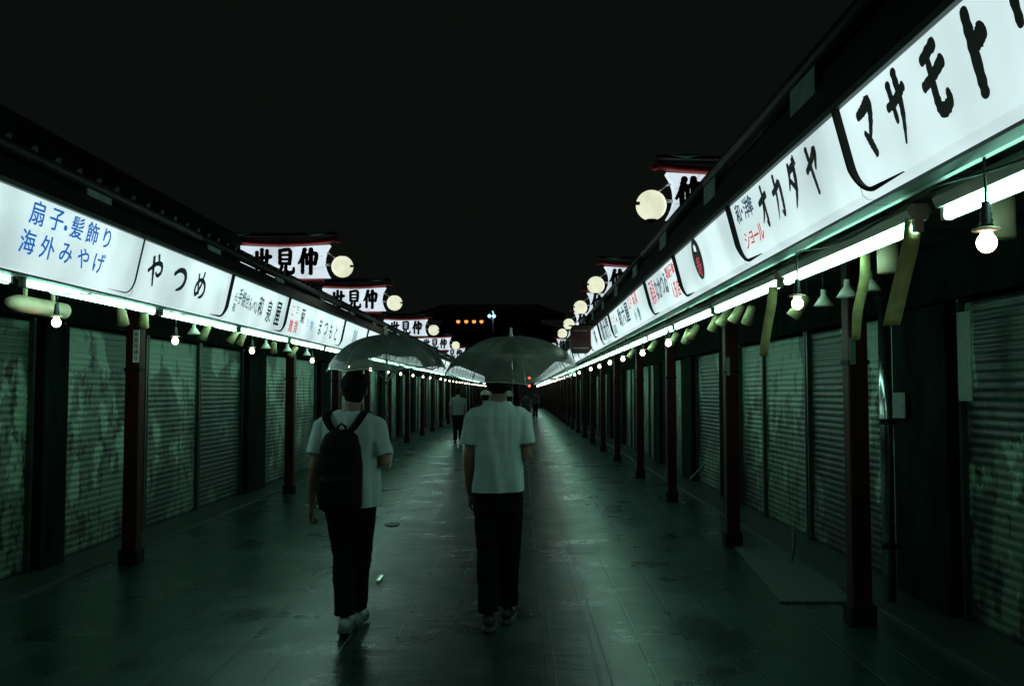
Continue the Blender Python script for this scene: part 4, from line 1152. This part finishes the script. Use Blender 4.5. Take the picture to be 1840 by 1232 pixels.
    for L_ in (P['legL'], P['legR']):
        hp, kn, an = [Vector(a) for a in L_['j']]; an2 = kn.lerp(an, L_.get('cuff', .97))
        sweep(bm, [hp + Vector((0, 0, .06)), hp, hp.lerp(kn, .5), kn, kn.lerp(an2, .5), an2 + Vector((0, 0, .03)), an2], [.085, .096, .090, .074, .070, .066, .068], 18)
    link('trousers', voxel(bm, 'trousers', P.get('trouser_m', M['trouser']), vox * 1.3, disp=trouser_folds, smooth_it=4), t)
    for L_ in (P['legL'], P['legR']):
        an = Vector(L_['j'][2]); toe = Vector(L_['toe']); f = (toe - an); f.z = 0; f.normalize(); pitch = L_.get('pitch', 0)
        def make(parts):
            b_ = new()
            for kind, c0, r0 in parts: ball(b_, c0, r0, 14, 10)
            return b_
        b_ = new()
        for (yy, zz, r_) in ((-.045, -.045, (.038, .045, .045)), (.0, -.030, (.038, .05, .045)), (.06, -.050, (.042, .06, .034)), (.12, -.058, (.042, .055, .026))): ball(b_, (0, yy, zz), r_, 14, 10)
        me = voxel(b_, 'shoe', P.get('shoe_m', M['shoe']), .007)
        o = link('shoe', me, t, an); yawf = math.atan2(-f.x, f.y); o.rotation_euler = (pitch, 0, yawf)
        b_ = new(); pr = [(-.034, -.08), (-.042, -.03), (-.034, .03), (-.046, .10), (-.034, .165), (0, .182), (.034, .165), (.046, .10), (.034, .03), (.042, -.03), (.034, -.08), (0, -.094)]
        lo = [b_.verts.new((x, y_, -.092)) for x, y_ in pr]; hi = [b_.verts.new((x, y_, -.066)) for x, y_ in pr]; b_.faces.new(lo[::-1]); b_.faces.new(hi)
        for i in range(12): b_.faces.new((lo[i], lo[(i + 1) % 12], hi[(i + 1) % 12], hi[i]))
        so = obj('sole', b_, M['sole'], o, bevel=.004)
    return t


D1, D2 = 5.86, 6.02
X1, X2 = (630 - VX) / FPX * D1, (895 - VX) / FPX * D2
man1 = dict(head=(.015, .045, 1.545), neck=(.004, .01, 1.412), yaw=.12, hair=.99, hem=.79, w=1.02, lean=.0,
            armL=dict(j=[(-.165, -.01, 1.325), (-.215, -.06, 1.06), (-.250, .0, .83)], dir=(-.03, .12, -1), palm=(1, 0, 0), curl=.32),
            armR=dict(j=[(.165, -.01, 1.325), (.222, -.03, 1.08), (.225, .20, 1.13)], dir=(.0, .95, .25), palm=(-1, 0, .0), curl=.95, hold=True, sl=.8),
            legL=dict(j=[(-.075, 0, .86), (-.045, .06, .50), (-.02, -.02, .115)], toe=(-.03, .10, .03), pitch=-.12),
            legR=dict(j=[(.080, 0, .86), (.055, .09, .48), (.015, .22, .10)], toe=(.03, .34, .03), pitch=.10))
person((X1, D1, 0), 'man in white t-shirt and black trousers walking away wearing a backpack', man1)
man2 = dict(head=(.006, .035, 1.560), neck=(.0, .01, 1.448), yaw=-.05, hair=1.12, hem=.845, w=.87, shoe_m=M['darkshoe'],
            armL=dict(j=[(-.147, -.01, 1.335), (-.183, -.02, 1.08), (-.185, .08, .85)], dir=(.03, .2, -1), palm=(1, 0, 0), curl=.35),
            armR=dict(j=[(.147, -.01, 1.335), (.186, -.03, 1.085), (.13, .19, 1.12)], dir=(-.45, .85, .15), palm=(-.8, -.4, 0), curl=.95, hold=True),
            legL=dict(j=[(-.068, 0, .86), (-.064, .03, .48), (-.058, -.03, .10)], toe=(-.075, .10, .03)),
            legR=dict(j=[(.068, 0, .86), (.070, .08, .48), (.058, .16, .10)], toe=(.075, .29, .03)))
person((X2, D2, 0), 'man in white t-shirt seen from behind under the larger clear umbrella', man2).scale = (1.03, 1.03, 1.03)

# distant passers-by
def simple(loc, label, shirt, head_top, hat=None, trouser=None, k=1.0):
    P = dict(head=(0, .02, 1.575), neck=(0, .01, 1.44), hem=.86, shirt_m=shirt, trouser_m=trouser or M['trouser'], shoe_m=M['darkshoe'],
             armL=dict(j=[(-.18, 0, 1.34), (-.235, -.02, 1.07), (-.23, .04, .83)], dir=(0, .1, -1), palm=(1, 0, 0)),
             armR=dict(j=[(.18, 0, 1.34), (.235, -.02, 1.07), (.23, .04, .83)], dir=(0, .1, -1), palm=(-1, 0, 0)),
             legL=dict(j=[(-.085, 0, .86), (-.08, .04, .48), (-.075, -.08, .10)], toe=(-.08, .05, .03)),
             legR=dict(j=[(.085, 0, .86), (.08, .08, .48), (.075, .18, .10)], toe=(.08, .31, .03)))
    t = person(loc, label, P, 0, .012)
    if hat:
        bm = new(); ball(bm, (0, .01, 1.65), (.10, .115, .075), 16, 10); box(bm, -.07, .07, .08, .19, 1.625, 1.635); o = obj('cap', bm, hat, t, True)
    t.scale = (k, k, k)
    return t


simple(((823 - VX) / FPX * 27, 27, 0), 'distant pedestrian in white top and dark trousers near the left shops', M['greyshirt'], 1.65, k=.97)
simple(((914 - VX) / FPX * 15.5, 15.5, 0), 'pedestrian in pale cap and dark clothes half hidden behind the right man', M['darkcloth'], 1.55, M['hat'], k=.90)
simple(((872 - VX) / FPX * 17.5, 17.5, 0), 'pedestrian in pale cap peeking out left of the right man', M['darkcloth'], 1.55, M['hat'], k=.91)
simple(((944 - VX) / FPX * 40, 40, 0), 'tiny distant pedestrian right of the right man under the red signal', M['darkcloth'], 1.5, k=.9)
simple(((962 - VX) / FPX * 52, 52, 0), 'tiniest distant pedestrian in dark clothes at the far end', M['darkcloth'], 1.5, k=.95)

# backpack
t = thing('backpack', 'black backpack with two wide straps on the left man', 'backpack', (X1 - .02, D1, 0))
bm = new()
loft(bm, [(0, -.20, .80, .10, .05), (0, -.215, .82, .135, .075), (0, -.225, .92, .142, .085), (0, -.225, 1.08, .140, .080), (.0, -.215, 1.20, .128, .070), (.0, -.20, 1.27, .10, .055), (.0, -.19, 1.30, .055, .035)])
link('main_bag', voxel(bm, 'main_bag', M['pack'], .008, disp=lambda co: .006 * noise.noise(co * 9) + .003 * noise.noise(co * 25)), t)
bm = new(); loft(bm, [(0, -.29, .84, .10, .03), (0, -.30, .86, .115, .04), (0, -.30, 1.0, .115, .04), (0, -.29, 1.03, .10, .03)])
link('front_pocket', voxel(bm, 'front_pocket', M['pack'], .007), t)
for s in (-1, 1):
    bm = new(); pts = [(s * .035, -.175, 1.275), (s * .075, -.165, 1.315), (s * .11, -.135, 1.375), (s * .125, -.075, 1.415), (s * .125, .0, 1.42), (s * .12, .09, 1.38), (s * .125, .135, 1.28), (s * .145, .13, 1.12), (s * .165, .05, .98), (s * .15, -.12, .92)]
    rows = []
    for i, p in enumerate(pts):
        p = Vector(p); w_ = .030 if i < 8 else .014; rows.append([bm.verts.new(p + Vector((dx, 0, dz * .0))) for dx, dz in ((-w_, 0), (w_, 0))] )
    for i in range(len(rows) - 1): bm.faces.new((rows[i][0], rows[i][1], rows[i + 1][1], rows[i + 1][0]))
    me = mesh('strap', bm, M['pack'], True); o = link('strap', me, t)
    md = o.modifiers.new('t', 'SOLIDIFY'); md.thickness = .014; md.offset = 0
    md = o.modifiers.new('u', 'SUBSURF'); md.levels = 2; md.render_levels = 2
bm = new(); sweep(bm, [(-.03, -.185, 1.29), (-.022, -.185, 1.325), (0, -.185, 1.34), (.022, -.185, 1.325), (.03, -.185, 1.29)], .008, 8); obj('grab_handle', bm, M['pack'], t, True)


# umbrellas
def umbrella(top, R_, h_, tilt_x, tilt_y, hand_pt, label, wide=0):
    """clear dome umbrella; local origin at the top centre of the canopy"""
    t = thing('clear_umbrella', label, 'umbrella', top); t.rotation_euler = (tilt_x, tilt_y, 0)
    bm = new(); NG, NS, NR = 8, 6, 10; rows = []
    def pt(a, f, extra=0):
        g = (a / (2 * math.pi) * NG) % 1; sag = math.sin(math.pi * g)
        r = R_ * math.sin(f * 1.35) / math.sin(1.35) * (1 - .05 * sag * f * f)
        z = -h_ * (1 - math.cos(f * 1.35)) / (1 - math.cos(1.35)) - .020 * sag * math.sin(math.pi * min(1, f * 1.0)) + .012 * sag * f ** 6 + extra
        return Vector((r * math.cos(a + .2), r * math.sin(a + .2), z))
    for j in range(1, NR + 1):
        rows.append([bm.verts.new(pt(2 * math.pi * i / (NG * NS), j / NR)) for i in range(NG * NS)])
    c = bm.verts.new((0, 0, 0)); n = NG * NS
    for i in range(n): bm.faces.new((c, rows[0][i], rows[0][(i + 1) % n]))
    for j in range(NR - 1):
        for i in range(n): bm.faces.new((rows[j][i], rows[j + 1][i], rows[j + 1][(i + 1) % n], rows[j][(i + 1) % n]))
    obj('canopy', bm, M['film'], t, True)
    for g in range(NG):
        bm = new(); a = 2 * math.pi * g / NG
        sweep(bm, [pt(a + 1e-6, f / 10, -.004) for f in range(0, 11)], .0032, 5); ball(bm, pt(a + 1e-6, 1.0, -.004), .006, 8, 6)
        obj('rib', bm, M['rim'], t, True)
    bm = new()
    for g in range(NG):
        a = 2 * math.pi * g / NG; sweep(bm, [Vector((0, 0, -h_ * 1.35)), pt(a + 1e-6, .55, -.006)], .002, 4)
    obj('stretcher', bm, M['rim'], t, True)
    bm = new()
    sweep(bm, [pt(2 * math.pi * i / n, 1.0, -.001) for i in range(n)] + [pt(0, 1.0, -.001)], .0042, 5, False)
    obj('hem_band', bm, M['rim'], t, True)
    bm = new(); sweep(bm, [(0, 0, -.0), (0, 0, .018), (0, 0, .06)], [.014, .010, .007], 10); obj('finial', bm, M['white'], t, True)
    hl = (Vector(hand_pt) - Vector(top)).length
    bm = new(); sweep(bm, [(0, 0, 0), (0, 0, -hl + .04)], .0058, 8); sweep(bm, [(0, 0, -h_ * 1.35 - .02), (0, 0, -h_ * 1.35 + .02)], .012, 8); obj('shaft', bm, M['steel'], t, True)
    bm = new(); pts = [(0, 0, -hl + .05), (0, 0, -hl - .08)] + [(0, .032 - .032 * math.cos(a), -hl - .08 - .032 * math.sin(a)) for a in [k * math.pi / 6 for k in range(1, 8)]]
    sweep(bm, pts, .010, 10); obj('handle', bm, M['white'], t, True)
    return t


def aim(top, hp):
    """tilts so that the shaft runs from top to the hand"""
    d = (Vector(hp) - Vector(top)).normalized()     # local -z -> d
    e = Vector((0, 0, -1)).rotation_difference(d).to_euler('XYZ'); return e


def place_umb(top, hp, R_, h_, label):
    t = umbrella(top, R_, h_, 0, 0, hp, label); t.rotation_euler = aim(top, hp); return t


place_umb((X1 + .190, 6.10, EYE + .385), (X1 + .205, 6.14, 1.145), .395, .235, 'clear umbrella held by the left man with the backpack')
place_umb((X2 + .085, 6.14, EYE + .372), (X2 + .10, 6.30, 1.17), .458, .238, 'clear umbrella with pale tip held by the right man')
print('objects', len(bpy.data.objects))
